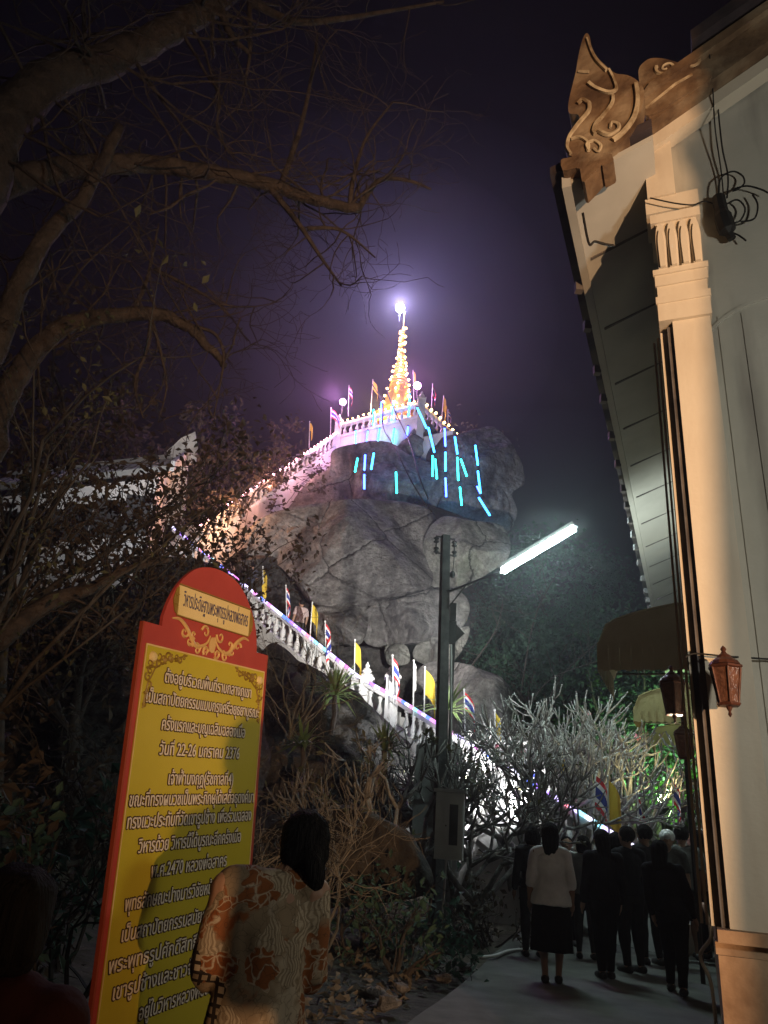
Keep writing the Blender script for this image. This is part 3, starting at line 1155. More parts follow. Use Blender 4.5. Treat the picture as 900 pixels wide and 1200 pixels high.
RA = at(702, 968, 15.0)
RL1 = at(470, 822, 20.0)
RL2 = at(424, 796, 20.8)
RT = at(205, 620, 27.0)
_d = RT - RA
OUT1 = Vector((-_d.y, _d.x, 0)).normalized()
if OUT1.dot(CAM - RL1) < 0:
    OUT1 = -OUT1
RA0 = RA + (RA - RL1).normalized() * 1.6
flight('stairway', 'lower white stair flight with balusters and multicolour rope light climbing behind the bare trees', RA0, RL1, .30, .9, OUT1, 22)
flight('stairway', 'middle white stair flight with balusters and yellow flags rising behind the red sign', RL2, RT, .30, .55, OUT1, 34)
t = thing('stair_landing', 'white stair landing with two finial posts between the lower flights', 'stairway', (RL1.x, RL1.y, RL1.z - 1))
mb = MB()
mb.obox(RL1 - OUT1 * .14 - UP * 2.4, RL2 - RL1, -OUT1 * 1.9, UP * 1.42)
mb.build('floor', M['white'], t)
mb = MB()
mb.obox(RL1 - OUT1 * .11 - UP * .12, RL2 - RL1, OUT1 * .22, UP * .12)
mb.build('handrail', M['white'], t)
mb = MB()
mb.obox(RL1 - OUT1 * .13 - UP * 1.9, RL2 - RL1, OUT1 * .22, UP * 1.1)
mb.build('parapet', M['white'], t)
for k in range(1, 4):
    p = RL1.lerp(RL2, k / 4)
    o = bpy.data.objects.new('baluster', BALU)
    COL.objects.link(o)
    o.parent = t
    o.location = Vector((p.x, p.y, p.z - .76)) - t.location
newel(t, at(458, 830, 20.3) - UP * .35, 1.12, .34)
newel(t, at(427, 826, 20.8) - UP * .35, 1.0, .34)

UA = at(232, 617, 27.6)
UB = at(396, 507, 34.6)
_d = UB - UA
OUT2 = Vector((-_d.y, _d.x, 0)).normalized()
if OUT2.dot(CAM - UA) < 0:
    OUT2 = -OUT2
M['white2'] = M['white']
flight('stairway', 'upper pink lit stair flight with string of bulbs reaching the terrace', UA, UB, .34, 1.7, OUT2, 30)

# terrace
TZ = at(397, 497, 34.6).z                                  # top of its handrail
T0 = at(397, 497, 34.6)
T1 = atz(494, 471, TZ)
TD = (T1 - T0)
TN = Vector((TD.y, -TD.x, 0)).normalized()
if TN.dot(CAM - T0) < 0:
    TN = -TN
terr = thing('terrace', 'white walled terrace with a balustrade on top of the rock', 'terrace', (T0.x, T0.y, TZ - 5))
mb = MB()
dep = 5.5
mb.obox(T0 - UP * 5.2 - TN * dep, TD, TN * dep, UP * (5.2 - .85))
mb.build('wall', M['white'], terr)
mb = MB()
mb.obox(T0 - UP * .14 - TN * .2, TD, TN * .24, UP * .14)
mb.obox(T0 - UP * .85 - TN * .2, TD, TN * .24, UP * .15)
mb.obox(T1 - UP * .14, -TN * dep, -TD.normalized() * .24, UP * .14)
mb.obox(T1 - UP * .85, -TN * dep, -TD.normalized() * .24, UP * .15)
mb.build('handrail', M['white'], terr)
n = 13
for k in range(1, n):
    if True:
        o = bpy.data.objects.new('baluster', BALU_SMALL)
        COL.objects.link(o)
        o.parent = terr
        o.location = (T0 + TD * (k / n) - UP * .70 - TN * .08) - terr.location
for k in range(1, 12):
    o = bpy.data.objects.new('baluster', BALU_SMALL)
    COL.objects.link(o)
    o.parent = terr
    o.location = (T1 - TN * (dep * k / 12) - TD.normalized() * .12 - UP * .70) - terr.location
newel(terr, T0 - UP * 1.0, 1.1, .34)
newel(terr, T1 - UP * 1.0, 1.1, .34)
mb = MB()
c = T1 - TN * dep / 2
mb.obox(T1 + TD.normalized() * .02 - UP * 5, -TN * dep, TD.normalized() * 1.8, UP * 3.0)
mb.build('side_step', M['white'], terr)

# stupa
SP = at(466, 474, 36.6)
S0 = Vector((SP.x, SP.y, TZ - .85))
STOP = at(469, 375, 36.6).z
SH = STOP - S0.z
stupa = thing('stupa', 'small golden stupa with ringed spire covered in light bulbs on the terrace', 'stupa', S0)
mb = MB()
k_ = SH / 6.0
prof = [(1.0, 0), (1.0, .5), (1.12, .55), (1.12, .7), (.92, .75), (.92, 1.1), (1.02, 1.15), (1.02, 1.3), (.8, 1.34), (.76, 1.6), (.84, 1.64), (.84, 1.76), (.66, 1.8)]
mb.lathe([(r_ * k_, z * k_) for r_, z in prof], 8, S0, PI / 8)
mb.build('tiered_base', M['gold'], stupa)
mb = MB()
prof = [(.66, 1.8), (.68, 1.9), (.6, 2.05), (.5, 2.3), (.44, 2.6), (.4, 2.72), (.3, 2.76)]
mb.lathe([(r_ * k_, z * k_) for r_, z in prof], 16, S0)
mb.build('bell', M['gold'], stupa)
mb = MB()
prof = [(.3, 2.76), (.3, 2.98), (.36, 3.0)]
z = 3.0
r_ = .36
while z < 4.5:
    prof += [(r_, z), (r_ * .82, z + .07), (r_ * .98, z + .1)]
    z += .14
    r_ *= .905
prof += [(.11, 4.55), (.06, 5.3), (.1, 5.35), (.05, 5.42), (.07, 5.6), (.02, 5.7), (.015, 6.4)]
mb.lathe([(a * k_, b * k_) for a, b in prof], 14, S0)
mb.build('spire', M['gold'], stupa)

BULB = glow('warm_bulb', (1.0, 0.55, 0.2), 34)
BULBP = glow('pink_bulb', (1.0, 0.42, 0.5), 22)
def bulb_mesh(name, r_, mat):
    mb = MB()
    mb.ball((0, 0, 0), r_, 8, 6)
    return mb.mesh(name, mat, True)
BM_W = bulb_mesh('bulb', .062, BULB)
BM_P = bulb_mesh('bulb', .06, BULBP)
BM_S = bulb_mesh('bulb', .045, BULB)


def bulbs(name, label, pts, me, wire=True, cat='string lights', r_=.012):
    t = thing(name, label, cat, pts[0])
    if wire:
        mb = MB()
        mb.tube(pts, r_, 4)
        mb.build('wire', M['black'], t)
    for p in pts:
        o = bpy.data.objects.new('bulb', me)
        COL.objects.link(o)
        o.parent = t
        o.location = Vector(p) - t.location
    return t


lamp('lamp_light', 'POINT', S0 + TN * 2.0 + UP * 2.4, 300, (1.0, .68, .25), .2)  # bare light added to keep the spire golden; no lamp stands there
# light of the strings along the upper stair
for s_, c_, w_ in ((.06, (1.0, .45, .22), 260), (.3, (1.0, .45, .35), 150), (.55, (1.0, .45, .5), 130), (.8, (1.0, .45, .7), 150)):
    lamp('lamp_light', 'POINT', UA.lerp(UB, s_) + OUT2 * 1.0 + UP * .15, w_, c_, .15)

lamp('lamp_light', 'POINT', T0.lerp(T1, .5) + TN * 2.6 - UP * .6, 170, (.8, .6, 1.0), .2)  # bare violet light added to brighten the terrace wall; it has no fixture
rnd = random.Random(8)
pts = []
for k in range(96):
    s = k / 95
    zz = .55 + 5.0 * s + rnd.uniform(-.05, .05)
    rad = (1.05 - 0.55 * min(1, s / .35)) if s < .35 else (.5 - .43 * min(1, (s - .35) / .45))
    q = k * 1.05 + rnd.random() * .5
    pts.append(S0 + Vector((math.cos(q) * (rad + .05) * k_, math.sin(q) * (rad + .05) * k_, zz * k_)))
bulbs('string_lights', 'warm bulbs wound up round the golden stupa', pts, BM_W, False)
pts = [UA.lerp(UB, (k + .3 * rnd.random()) / 34) + UP * .10 + OUT2 * .08 for k in range(34)]
bulbs('string_lights', 'string of warm pink bulbs along the handrail of the upper stair', pts, BM_P)
pts = [T0.lerp(T1, k / 15) + UP * (.06 - .05 * math.sin(PI * (k % 5) / 5)) + TN * .14 for k in range(16)]
bulbs('string_lights', 'string of warm bulbs along the front handrail of the terrace', pts, BM_S)
pts = [T1 + TD.normalized() * (.05) - TN * (k * .45) + UP * (.08 - .03 * (k % 3)) for k in range(12)]
bulbs('string_lights', 'warm bulbs down the right hand side of the terrace', pts, BM_W)

# floodlights at the terrace corners and the star at the very top
def spotlight_thing(label, p, col, strength, r_, watts, name='floodlight', cat='lamp'):
    t = thing(name, label, cat, p)
    mb = MB()
    mb.ball(p, r_, 12, 8)
    mb.build('lens', glow('lamp_glow', col, strength), t, True)
    mb = MB()
    mb.tube([p - UP * .08, p - UP * .75], .03, 6)
    mb.build('post', M['darkmetal'], t)
    lamp('lamp_light', 'POINT', p + TN * .9, watts, col, .12)
    return t


spotlight_thing('pink floodlight on the left corner of the terrace', at(403, 472, 34.6) + TN * .1, (.95, .36, 1.0), 60, .17, 560)
spotlight_thing('pink floodlight on the right corner post of the terrace', at(489, 452, 33.4), (.95, .36, 1.0), 60, .19, 560)
t = thing('star_lamp', 'brilliant white lamp at the very tip of the stupa', 'lamp', at(469, 361, 36.6))
p = at(469, 361, 36.6)
mb = MB()
mb.ball(p, .26, 14, 10)
mb.build('globe', glow('star_glow', (.9, .93, 1.0), 120), t, True)
mb = MB()
mb.tube([p - UP * .2, p - UP * 1.0], .025, 6)
mb.build('mast', M['darkmetal'], t)
lamp('lamp_light', 'POINT', p + Vector((0, -.45, 0)), 2900, (.58, .5, 1.0), .2)


# rope light on the lower rail
def rope_mat():
    m = glow('rope_light_glow', (1, 1, 1), 2.6)
    nt = m.node_tree
    e = [n for n in nt.nodes if n.type == 'EMISSION'][0]
    uv = nt.nodes.new('ShaderNodeUVMap')
    mp = nt.nodes.new('ShaderNodeVectorMath')
    mp.operation = 'SNAP'
    mp.inputs[1].default_value = (.2, 10, 10)
    nt.links.new(uv.outputs[0], mp.inputs[0])
    w = nt.nodes.new('ShaderNodeTexWhiteNoise')
    nt.links.new(mp.outputs[0], w.inputs[0])
    cr = nt.nodes.new('ShaderNodeValToRGB')
    cr.color_ramp.interpolation = 'CONSTANT'
    cols = [(0, (.6, .5, 1)), (.3, (.4, .2, 1)), (.42, (.9, .25, .8)), (.55, (.75, .7, 1)), (.7, (.12, .22, 1)), (.8, (.3, .8, 1)), (.88, (1, .25, .35)), (.94, (.8, .8, 1))]
    el = cr.color_ramp.elements
    el[0].color = (*cols[0][1], 1)
    el[1].position, el[1].color = cols[1][0], (*cols[1][1], 1)
    for q, c_ in cols[2:]:
        a = el.new(q)
        a.color = (*c_, 1)
    nt.links.new(w.outputs['Value'], cr.inputs[0])
    nt.links.new(cr.outputs[0], e.inputs[0])
    return m


ROPE = rope_mat()


def rope(label, pts, r_=.03):
    mb = MB()
    L = 0
    for a, b in zip(pts, pts[1:]):
        n = max(1, int((b - a).length / .2))
        for k in range(n):
            p0, p1 = a.lerp(b, k / n), a.lerp(b, (k + 1) / n)
            i0 = len(mb.f)
            mb.tube([p0, p1], r_, 5, cap=False)
            for j in range(i0, len(mb.f)):
                mb.uv[j] = [(L + .1, 0)] * 4
            L += .2
    return tag(mb.build('rope_light', ROPE), label, 'rope light')


up = UP * .05 + OUT1 * .13
rope('multicolour rope light along the rail of the lower stair flight', [RA0 + up, RL1 + up], .04)
rope('multicolour rope light crossing the landing rail by the two posts', [RL1 + up, RL2 + up], .04)
rope('white and violet rope light along the rail of the middle stair flight', [RL2 + up, RT + up], .045)


# falling-light tubes hung from the terrace
TUBES = [(417, 505, 417, 525, 'c'), (431, 505, 429, 523, 'b'), (445, 503, 442, 523, 'g'), (462, 503, 460, 520, 'g'), (419, 537, 416, 553, 'g'), (428, 533, 427, 551, 'b'),
         (438, 531, 435, 550, 'c'), (427, 556, 427, 573, 'b'), (462, 525, 463, 547, 'b'), (464, 553, 465, 578, 'g'), (475, 527, 476, 552, 'b'), (478, 500, 476, 519, 'b'),
         (489, 478, 500, 502, 'c'), (502, 501, 509, 530, 'c'), (507, 534, 507, 558, 'g'), (510, 538, 512, 561, 'g'), (521, 502, 522, 523, 'b'), (522, 530, 522, 552, 'c'),
         (522, 560, 523, 582, 'b'), (533, 512, 536, 532, 'c'), (536, 536, 537, 563, 'g'), (540, 538, 547, 558, 'g'), (539, 571, 541, 592, 'g'), (557, 522, 560, 545, 'c'),
         (560, 552, 563, 578, 'c'), (559, 570, 563, 578, 'b'), (561, 583, 574, 604, 'c'), (438, 480, 437, 498, 'g'), (447, 471, 446, 496, 'b'), (461, 470, 459, 494, 'c'), (480, 462, 479, 488, 'c')]
TC = {'c': glow('cyan_tube', (.03, .32, 1.0), 14, True), 'b': glow('blue_tube', (.03, .08, 1.0), 22, True), 'g': glow('green_cyan_tube', (.03, .75, .75), 9, True)}
TN_ = {'c': 'cyan', 'b': 'deep blue', 'g': 'green'}
places = [(440, 'in front of the terrace wall'), (480, 'on the left half of the overhanging slab'), (530, 'on the right half of the overhanging slab'), (640, 'on the top right boulder')]


def build_tubes():
    top_wire = {}
    cnt = {}
    for x0, y0, x1, y1, col in TUBES:
        if y0 < 530 and x0 < 484:
            dist = 34.6 - (x0 - 397) / 98 * 1.9 - 1.0          # close before the terrace wall
        elif x0 > 550:
            dist = 28.7
        else:
            dist = 28.7 if x0 < 500 else 28.5
        a, b = at(x0, y0, dist), at(x1, y1, dist)
        where = 'below the terrace balustrade' if y0 <= 505 and x0 < 490 else ('left, over the dark slab' if x0 < 480 else ('beside the pale wedged boulder' if x0 < 530 else 'over the top right boulder'))
        key = (col, where)
        mb = MB()
        mb.tube([a, b], .04, 8)
        t = mb.build('light_tube', TC[col], smooth=True)
        hue = {'c': 'cyan', 'b': 'deep blue', 'g': 'green white'}[col]
        tag(t, f'thin {hue} light tube hanging {where}', 'light tube', f'{hue} light tubes {where}')
        k = MB()
        k.tube([a, a + UP * .07], .045, 6)
        k.build('cap', M['darkmetal'], t)


build_tubes()
cable('cable', 'left of two black cables sagging down over the terrace front', [at(436, 450, 33.5), at(448, 472, 31.8), at(449, 500, 31.2), at(463, 525, 28.2), at(480, 560, 26.9), at(498, 590, 26.5), at(506, 600, 26.5)], .03, M['black'])
cable('cable', 'right of two black cables sagging down over the terrace front', [at(452, 455, 33.5), at(462, 480, 31.8), at(473, 503, 31.0), at(482, 525, 28.8), at(492, 560, 26.8), at(502, 585, 26.5)], .03, M['black'])


# ================================================================== HALL FAR LEFT ON THE SLOPE
def build_far_hall():
    p0, p1 = at(8, 558, 29.5), at(214, 536, 28.0)
    t = thing('hillside_hall', 'white hall with pale roof and a pointed gable finial behind the trees at left', 'building', (p1.x, p1.y, p1.z - 5))
    d = (p1 - p0)
    dh = Vector((d.x, d.y, 0)).normalized()
    nrm = Vector((dh.y, -dh.x, 0))
    if nrm.dot(CAM - p1) < 0:
        nrm = -nrm
    mb = MB()
    e0, e1 = p0 + nrm * 2.6 - UP * 1.7, p1 + nrm * 2.6 - UP * 1.7
    b0, b1 = p0 - nrm * 2.6 - UP * 1.7, p1 - nrm * 2.6 - UP * 1.7
    th = UP * -.12
    mb.prism([p0, p1, e1, e0], th)
    mb.prism([p0, p1, b1, b0], th)
    mb.build('roof', M['white'], t)
    mb = MB()
    mb.obox(p0 - UP * .05 - nrm * .12, d, nrm * .24, UP * .2)
    mb.obox(e0 - UP * .16, e1 - e0, nrm * .1, UP * .22)
    for k in range(1, 22):
        a = p0.lerp(p1, k / 22) + UP * .02
        b = e0.lerp(e1, k / 22) + UP * .02
        mb.obox(a, b - a, dh * .06, UP * .04)
    mb.build('roof_rib', M['board'], t)
    mb = MB()
    w0, w1 = p0 + nrm * 2.0 - UP * 1.75, p1 + nrm * 2.0 - UP * 1.75 - dh * .4
    mb.obox(w0 - UP * 4.5, w1 - w0, -nrm * 4.0, UP * 4.4)
    mb.prism([w1 - UP * .1, w1 - nrm * 4 - UP * .1, p1 - UP * .25 - dh * .4], -dh * .2)
    mb.build('wall', M['white'], t)
    mb = MB()
    for k in range(6):
        c = w0.lerp(w1, (k + .5) / 6) - UP * 2.2
        mb.obox(c - dh * .45 + nrm * .02, dh * .9, nrm * .06, UP * 1.4)
    mb.build('window', M['darkmetal'], t)
    # bargeboard and finial
    mb = MB()
    q = p1 + dh * .06
    mb.prism([q + UP * .3, q + nrm * 2.9 - UP * 1.55, q + nrm * 2.9 - UP * 1.95, q - UP * .15, q - nrm * 2.9 - UP * 1.95, q - nrm * 2.9 - UP * 1.55], dh * .14)
    mb.build('bargeboard', M['white'], t)
    mb = MB()
    tip = at(229, 508, 28.0)
    base = q + UP * .0
    mb.prism([base - dh * .75 + UP * .02, base - dh * .5 + UP * .35, base - dh * .25 + UP * .75, tip, base + dh * .45 + UP * .5, base + dh * .5 - UP * .2, base + dh * .1 - UP * .35], nrm * .16)
    mb.build('gable_finial', M['white'], t)
    return p1, nrm


FHP, FHN = build_far_hall()
# ================================================================== TREES AND PLANTS
def rand_dir(rnd):
    while True:
        v = Vector((rnd.uniform(-1, 1), rnd.uniform(-1, 1), rnd.uniform(-1, 1)))
        if 0.05 < v.length < 1:
            return v.normalized()


def grow(mb, p, d, r_, length, level, rnd, tips, up=0.15, split=(2, 4), wander=.25, shrink=.62, sides=5, spread=.7, rmin=.004):
    segs = 4 if length > .25 else 3
    pts, rad = [p], [r_]
    q = p
    dd = d.copy()
    for i in range(segs):
        dd = (dd + rand_dir(rnd) * wander + UP * up * .4).normalized()
        q = q + dd * (length / segs)
        pts.append(q)
        rad.append(max(rmin, r_ * (1 - .4 * (i + 1) / segs)))
    mb.tube(pts, rad, max(3, sides), cap=(level == 0))
    if level <= 0:
        tips.append((q, dd))
        return
    if level <= 2:
        tips.append((pts[len(pts) // 2], dd))
    for k in range(rnd.randint(*split)):
        i = rnd.randint(1, segs) if k else segs
        nd = (dd + rand_dir(rnd) * spread).normalized()
        grow(mb, pts[i], nd, rad[i] * (.72 if k else .85), length * rnd.uniform(shrink * .8, shrink * 1.15), level - 1, rnd, tips, up, split, wander, shrink, sides - 1, spread, rmin)


def leaves(points, size, rnd, per, spread, flat=.5, long=1.6):
    mb = MB()
    vs, fs = mb.v, mb.f
    for p in points:
        c = p[0] if isinstance(p, tuple) else p
        for _ in range(per):
            o = c + rand_dir(rnd) * spread * rnd.random()
            n = rand_dir(rnd)
            n.z = abs(n.z) * (1 - flat) + flat
            n.normalize()
            a = n.orthogonal().normalized()
            a.rotate(Quaternion(n, rnd.uniform(0, 2 * PI)))
            b = n.cross(a)
            s = size * rnd.uniform(.6, 1.3)
            i = len(vs)
            t_ = n * s * .18
            vs += [tuple(o - a * s * .5 * long), tuple(o + b * s * .42 + t_), tuple(o + a * s * .5 * long), tuple(o - b * s * .42 + t_)]
            fs.append((i, i + 1, i + 2, i + 3))
    return mb


def leafy_tree(name, label, base, top, width, seed, mat, n=3200, size=.13, trunk_r=.14, bark='darktwig', group=None, squash=.8, gaps=.0, cat='tree'):
    """A trunk with limbs; leaves gather round the twig ends, in uneven clumps."""
    rnd = random.Random(seed)
    base, top = Vector(base), Vector(top)
    H = (top - base).length
    t = thing(name, label, cat, base, group)
    tr = MB()
    tips = []
    d = (top - base).normalized()
    k_ = .42
    pts = [base - UP * .3] + [base + d * H * k_ * s + Vector((rnd.uniform(-.1, .1), rnd.uniform(-.1, .1), 0)) * H * .12 for s in (.3, .65, 1)]
    tr.tube(pts, [trunk_r * 1.25, trunk_r, trunk_r * .8, trunk_r * .65], 8)
    for k in range(7):
        q = 2 * PI * k / 7 + rnd.random()
        nd = (Vector((math.cos(q), math.sin(q), 0)) * rnd.uniform(.5, 1.1) * width / H * 1.3 + d * rnd.uniform(.5, 1.1)).normalized()
        grow(tr, pts[rnd.choice((2, 3, 3))], nd, trunk_r * .5, H * .3, 2, rnd, tips, .2, (2, 3), .25, .66, 5, .75)
    tr.build('trunk', M[bark], t, True)
    # clumps
    cl = [q for q, _ in tips]
    rnd.shuffle(cl)
    cl = cl[:int(len(cl) * (1 - gaps))]
    extra = []
    mid = base + d * H * .68
    for _ in range(14):
        v = rand_dir(rnd)
        extra.append(mid + Vector((v.x * width * .5, v.y * width * .5, v.z * H * .34 * squash)))
    allc = cl + extra
    per = max(3, n // max(1, len(allc)))
    lm = leaves(allc, size, rnd, per, width * .17, .3)
    lm.build('crown', mat, t)
    return t


def bush(name, label, base, h, w, seed, mat, n=900, size=.08, cat='bush', twig='darktwig', group=None, levels=3):
    rnd = random.Random(seed)
    base = Vector(base)
    t = thing(name, label, cat, base, group)
    tr = MB()
    tips = []
    for k in range(8):
        q = rnd.uniform(0, 2 * PI)
        nd = Vector((math.cos(q) * w / h * .6, math.sin(q) * w / h * .6, 1)).normalized()
        grow(tr, base - UP * .1, nd, .022, h * .55, levels, rnd, tips, .1, (2, 3), .35, .68, 4, .9, .003)
    tr.build('stem', M[twig], t)
    if mat is not None:
        per = max(2, n // max(1, len(tips)))
        leaves(tips, size, rnd, per, .16 * w, .2).build('foliage', mat, t)
    return t


def plumeria(label, base, h, w, seed, mat, n_main=4, levels=4, leafy=0, flower=0, r0=.075, group='bare frangipani trees by the stairs'):
    """Bare frangipani: thick stubby limbs that fork again and again and all turn upwards."""
    rnd = random.Random(seed)
    base = Vector(base)
    t = thing('frangipani_tree', label, 'tree', base, group)
    tr = MB()
    tips = []

    def fork(p, d, r_, L, lev):
        mid = p + (d + rand_dir(rnd) * .18).normalized() * L * .5
        d2 = (d + UP * .32 + rand_dir(rnd) * .16).normalized()
        e = mid + d2 * L * .55
        tr.tube([p, mid, e], [r_, r_ * .86, r_ * .8], 6 if r_ > .03 else 5)
        if lev == 0:
            tr.ball(e, r_ * 1.0, 5, 4)
            tips.append((e, d2))
            return
        for k in range(rnd.choice((2, 2, 3, 3))):
            q = rnd.uniform(0, 2 * PI)
            a = d2.orthogonal().normalized()
            a.rotate(Quaternion(d2, q))
            fork(e, (d2 + a * rnd.uniform(.55, .95)).normalized(), max(.011, r_ * .73), L * rnd.uniform(.66, .9), lev - 1)

    trunk_h = h * .2
    top = base + UP * trunk_h
    tr.tube([base - UP * .2, base + UP * trunk_h * .5, top], [r0 * 1.3, r0 * 1.1, r0], 8)
    for k in range(n_main):
        q = 2 * PI * k / n_main + rnd.uniform(-.5, .5)
        d = Vector((math.cos(q) * w / h, math.sin(q) * w / h, .75)).normalized()
        fork(top - UP * rnd.uniform(0, trunk_h * .4), d, r0 * .78, h * .27, levels)
    tr.build('trunk', mat, t, True)
    if leafy:
        mb = MB()
        for e, d in tips:
            if rnd.random() < leafy:
                for k in range(rnd.randint(2, 6)):
                    a = rand_dir(rnd)
                    a = (a + d * .7).normalized()
                    b = a.cross(d if abs(a.dot(d)) < .95 else UP).normalized()
                    s = rnd.uniform(.1, .2)
                    mb.add([e, e + a * s * .5 + b * s * .16, e + a * s - UP * s * .15, e + a * s * .5 - b * s * .16], [(0, 1, 2, 3)])
        if mb.f:
            mb.build('crown', M['leaf_olive'], t)
    if flower:
        mb = MB()
        for e, d in rnd.sample(tips, min(flower, len(tips))):
            for k in range(7):
                mb.ball(e + rand_dir(rnd) * .05 + UP * .05, .024, 5, 4)
        mb.build('blossom', M['petal'], t)
    return t


def gz(px, py, dist):                                   # ground point under a pixel column at a distance
    p = at(px, py, dist)
    return Vector((p.x, p.y, height(p.x, p.y) if p.x < 3.6 or p.y > 20 else 0))


# frangipanis: dark ones before the lit stair, pale ones with side light put into their bark colour
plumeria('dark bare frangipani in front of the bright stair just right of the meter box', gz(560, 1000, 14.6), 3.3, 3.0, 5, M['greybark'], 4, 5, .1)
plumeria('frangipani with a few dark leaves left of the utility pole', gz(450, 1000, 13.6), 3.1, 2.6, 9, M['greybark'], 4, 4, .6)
plumeria('pale bare frangipani with pink blossoms at its top, centre of the row', gz(640, 1000, 16.4), 4.0, 3.2, 14, M['litbark'], 6, 5, 0, 3, .085)
plumeria('broad pale bare frangipani behind the group of flags', gz(715, 1000, 17.2), 4.1, 3.8, 21, M['litbark'], 6, 4, 0, 0, .085)
plumeria('pale bare frangipani nearest the hall awnings', gz(760, 1000, 20.5), 4.2, 3.4, 26, M['litbark'], 5, 4, 0, 0, .08)
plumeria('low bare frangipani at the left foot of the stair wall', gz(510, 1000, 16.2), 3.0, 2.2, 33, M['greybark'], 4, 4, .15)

# trees on the far slope at right
def tr(label, px, py_base, dist, py_top, w, seed, mat, n, size=.14, group='trees on the slope right of the rock', name='leafy_tree', **kw):
    b = gz(px, py_base, dist)
    tp = at(px, py_top, dist)
    return leafy_tree(name, label, b, Vector((tp.x, tp.y, max(tp.z, b.z + 1))), w, seed, mat, n, size, group=group, **kw)


tr('tall dark tree right behind the bright tube lamp', 668, 900, 31, 640, 6.5, 3, M['leaf_dark'], 9000, .13, gaps=.15)
tr('dark tree right of the tube lamp, lower and wider', 735, 900, 24.5, 715, 6.0, 4, M['leaf_dark'], 8000, .12)
tr('dark bushy tree between the pale boulders and the tube lamp', 618, 880, 29.0, 690, 4.0, 5, M['leaf_dark'], 6000, .12)
tr('farthest dark tree beside the hall eaves', 775, 900, 30, 735, 8, 6, M['leaf_dark'], 7000, .14)
tr('bright green lit tree beside the hall awnings', 768, 960, 26, 800, 3.8, 7, M['leaf_green'], 5200, .12, group=None)
tr('green lit tree crown partly behind the olive awning', 738, 940, 26.5, 790, 3.2, 8, M['leaf_green'], 1700, .14, group=None, gaps=.4)
tr('dim tree on top of the slope behind the right end of the terrace', 548, 560, 35.5, 489, 2.4, 9, M['leaf_olive'], 300, .11, group=None, gaps=.3, trunk_r=.05)
# arching dry canes on the slope
for k, (x0, y0, x1, y1, x2, y2, d_, lab) in enumerate((
        (598, 870, 640, 800, 700, 775, 20, 'long arching bare cane over the shrubs, lowest'),
        (604, 860, 625, 730, 655, 668, 23, 'tall upright pale bare trunk right of the boulders'),
        (632, 850, 660, 790, 720, 738, 21, 'long arching bare cane reaching towards the awnings'),
        (545, 790, 580, 740, 590, 700, 24, 'thin bare stem against the dark between boulders and trees'))):
    t = thing('bare_sapling', lab, 'tree', at(x0, y0, d_))
    mb = MB()
    path = smooth_path([at(x0, y0, d_), at(x1, y1, d_), at(x2, y2, d_ + .3)], 6)
    mb.tube(path, [.035 - .022 * i / (len(path) - 1) for i in range(len(path))], 5)
    rnd = random.Random(k)
    for i in range(3, len(path) - 1, 2):
        grow(mb, path[i], (rand_dir(rnd) + UP * .7).normalized(), .014, .7, 2, rnd, [], .2, (1, 3), .3, .6, 4)
    mb.build('trunk', M['darktwig'], t)

# leafy masses on the left
plumeria('thin pale frangipani just right of the lit stair wall', gz(600, 1000, 17.0), 3.7, 2.6, 51, M['litbark'], 5, 4, 0, 0, .07)
plumeria('pale frangipani between the centre one and the flags', gz(682, 1000, 16.2), 3.5, 2.6, 57, M['litbark'], 5, 4, 0, 1, .07)
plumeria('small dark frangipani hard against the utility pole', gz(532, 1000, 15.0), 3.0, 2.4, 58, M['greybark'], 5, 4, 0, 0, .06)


def trl(*a, **k):
    k.setdefault('group', 'brown leaved trees on the left bank')
    return tr(*a, **k)


trl('brown leaved tree at the far left edge, tallest of the bank', 10, 980, 11.0, 395, 4.4, 41, M['leaf_brown'], 4200, .085, trunk_r=.12)
trl('brown leaved tree in front of the white hill hall', 95, 960, 12.5, 545, 4.6, 42, M['leaf_brown'], 3800, .085, gaps=.3, trunk_r=.1)
trl('thin dark tree whose leaves hide the foot of the upper stair', 190, 900, 15.0, 545, 3.6, 43, M['leaf_brown'], 2600, .085, gaps=.3, trunk_r=.08)
trl('dark tree on the crest left of the upper stair', 262, 700, 29.5, 505, 4.5, 44, M['leaf_brown'], 2200, .16, gaps=.2)
trl('dark tree on the crest close under the stair flags', 305, 650, 33.5, 500, 4.2, 45, M['leaf_brown'], 1800, .16, gaps=.2)
trl('dark leafless looking tree on the crest above the white hill hall', 130, 700, 33, 480, 6.0, 46, M['leaf_brown'], 2400, .2, gaps=.2)
trl('small leafy tree with lighter olive leaves in the left corner', 25, 800, 7.2, 330, 2.2, 47, M['leaf_olive'], 700, .045, gaps=.5, trunk_r=.05)
bushes = [('tangle of dry twigs beside the left edge of the sign', 120, 905, 9.0, 2.3, 2.2, M['leaf_brown'], 500), ('dry leafy bush low at the left frame edge', 30, 990, 7.5, 2.2, 2.2, M['leaf_brown'], 900),
          ('dark bush behind the foot of the sign', 90, 1050, 6.6, 1.7, 1.8, M['leaf_dark'], 700), ('dry bush rising above the left shoulder of the sign', 160, 880, 11.0, 2.8, 2.4, M['leaf_brown'], 420),
          ('scrubby dry bush with pale straw right of the sign', 325, 950, 9.5, 2.1, 1.7, None, 0), ('straw coloured bush behind the batik shirt', 385, 965, 10.5, 2.0, 1.8, None, 0),
          ('dark low shrub between the batik shirt and the notice board', 420, 1000, 11.2, 1.5, 1.8, M['leaf_dark'], 500), ('dark low shrub left of the path edge', 470, 1060, 10.0, 1.0, 1.6, M['leaf_dark'], 350),
          ('dry clump at the foot of the meter box', 575, 1040, 13.4, .9, 1.4, M['leaf_brown'], 250), ('thorny scrub on the rock bank under the middle stair', 340, 860, 14.5, 1.9, 1.8, None, 0)]
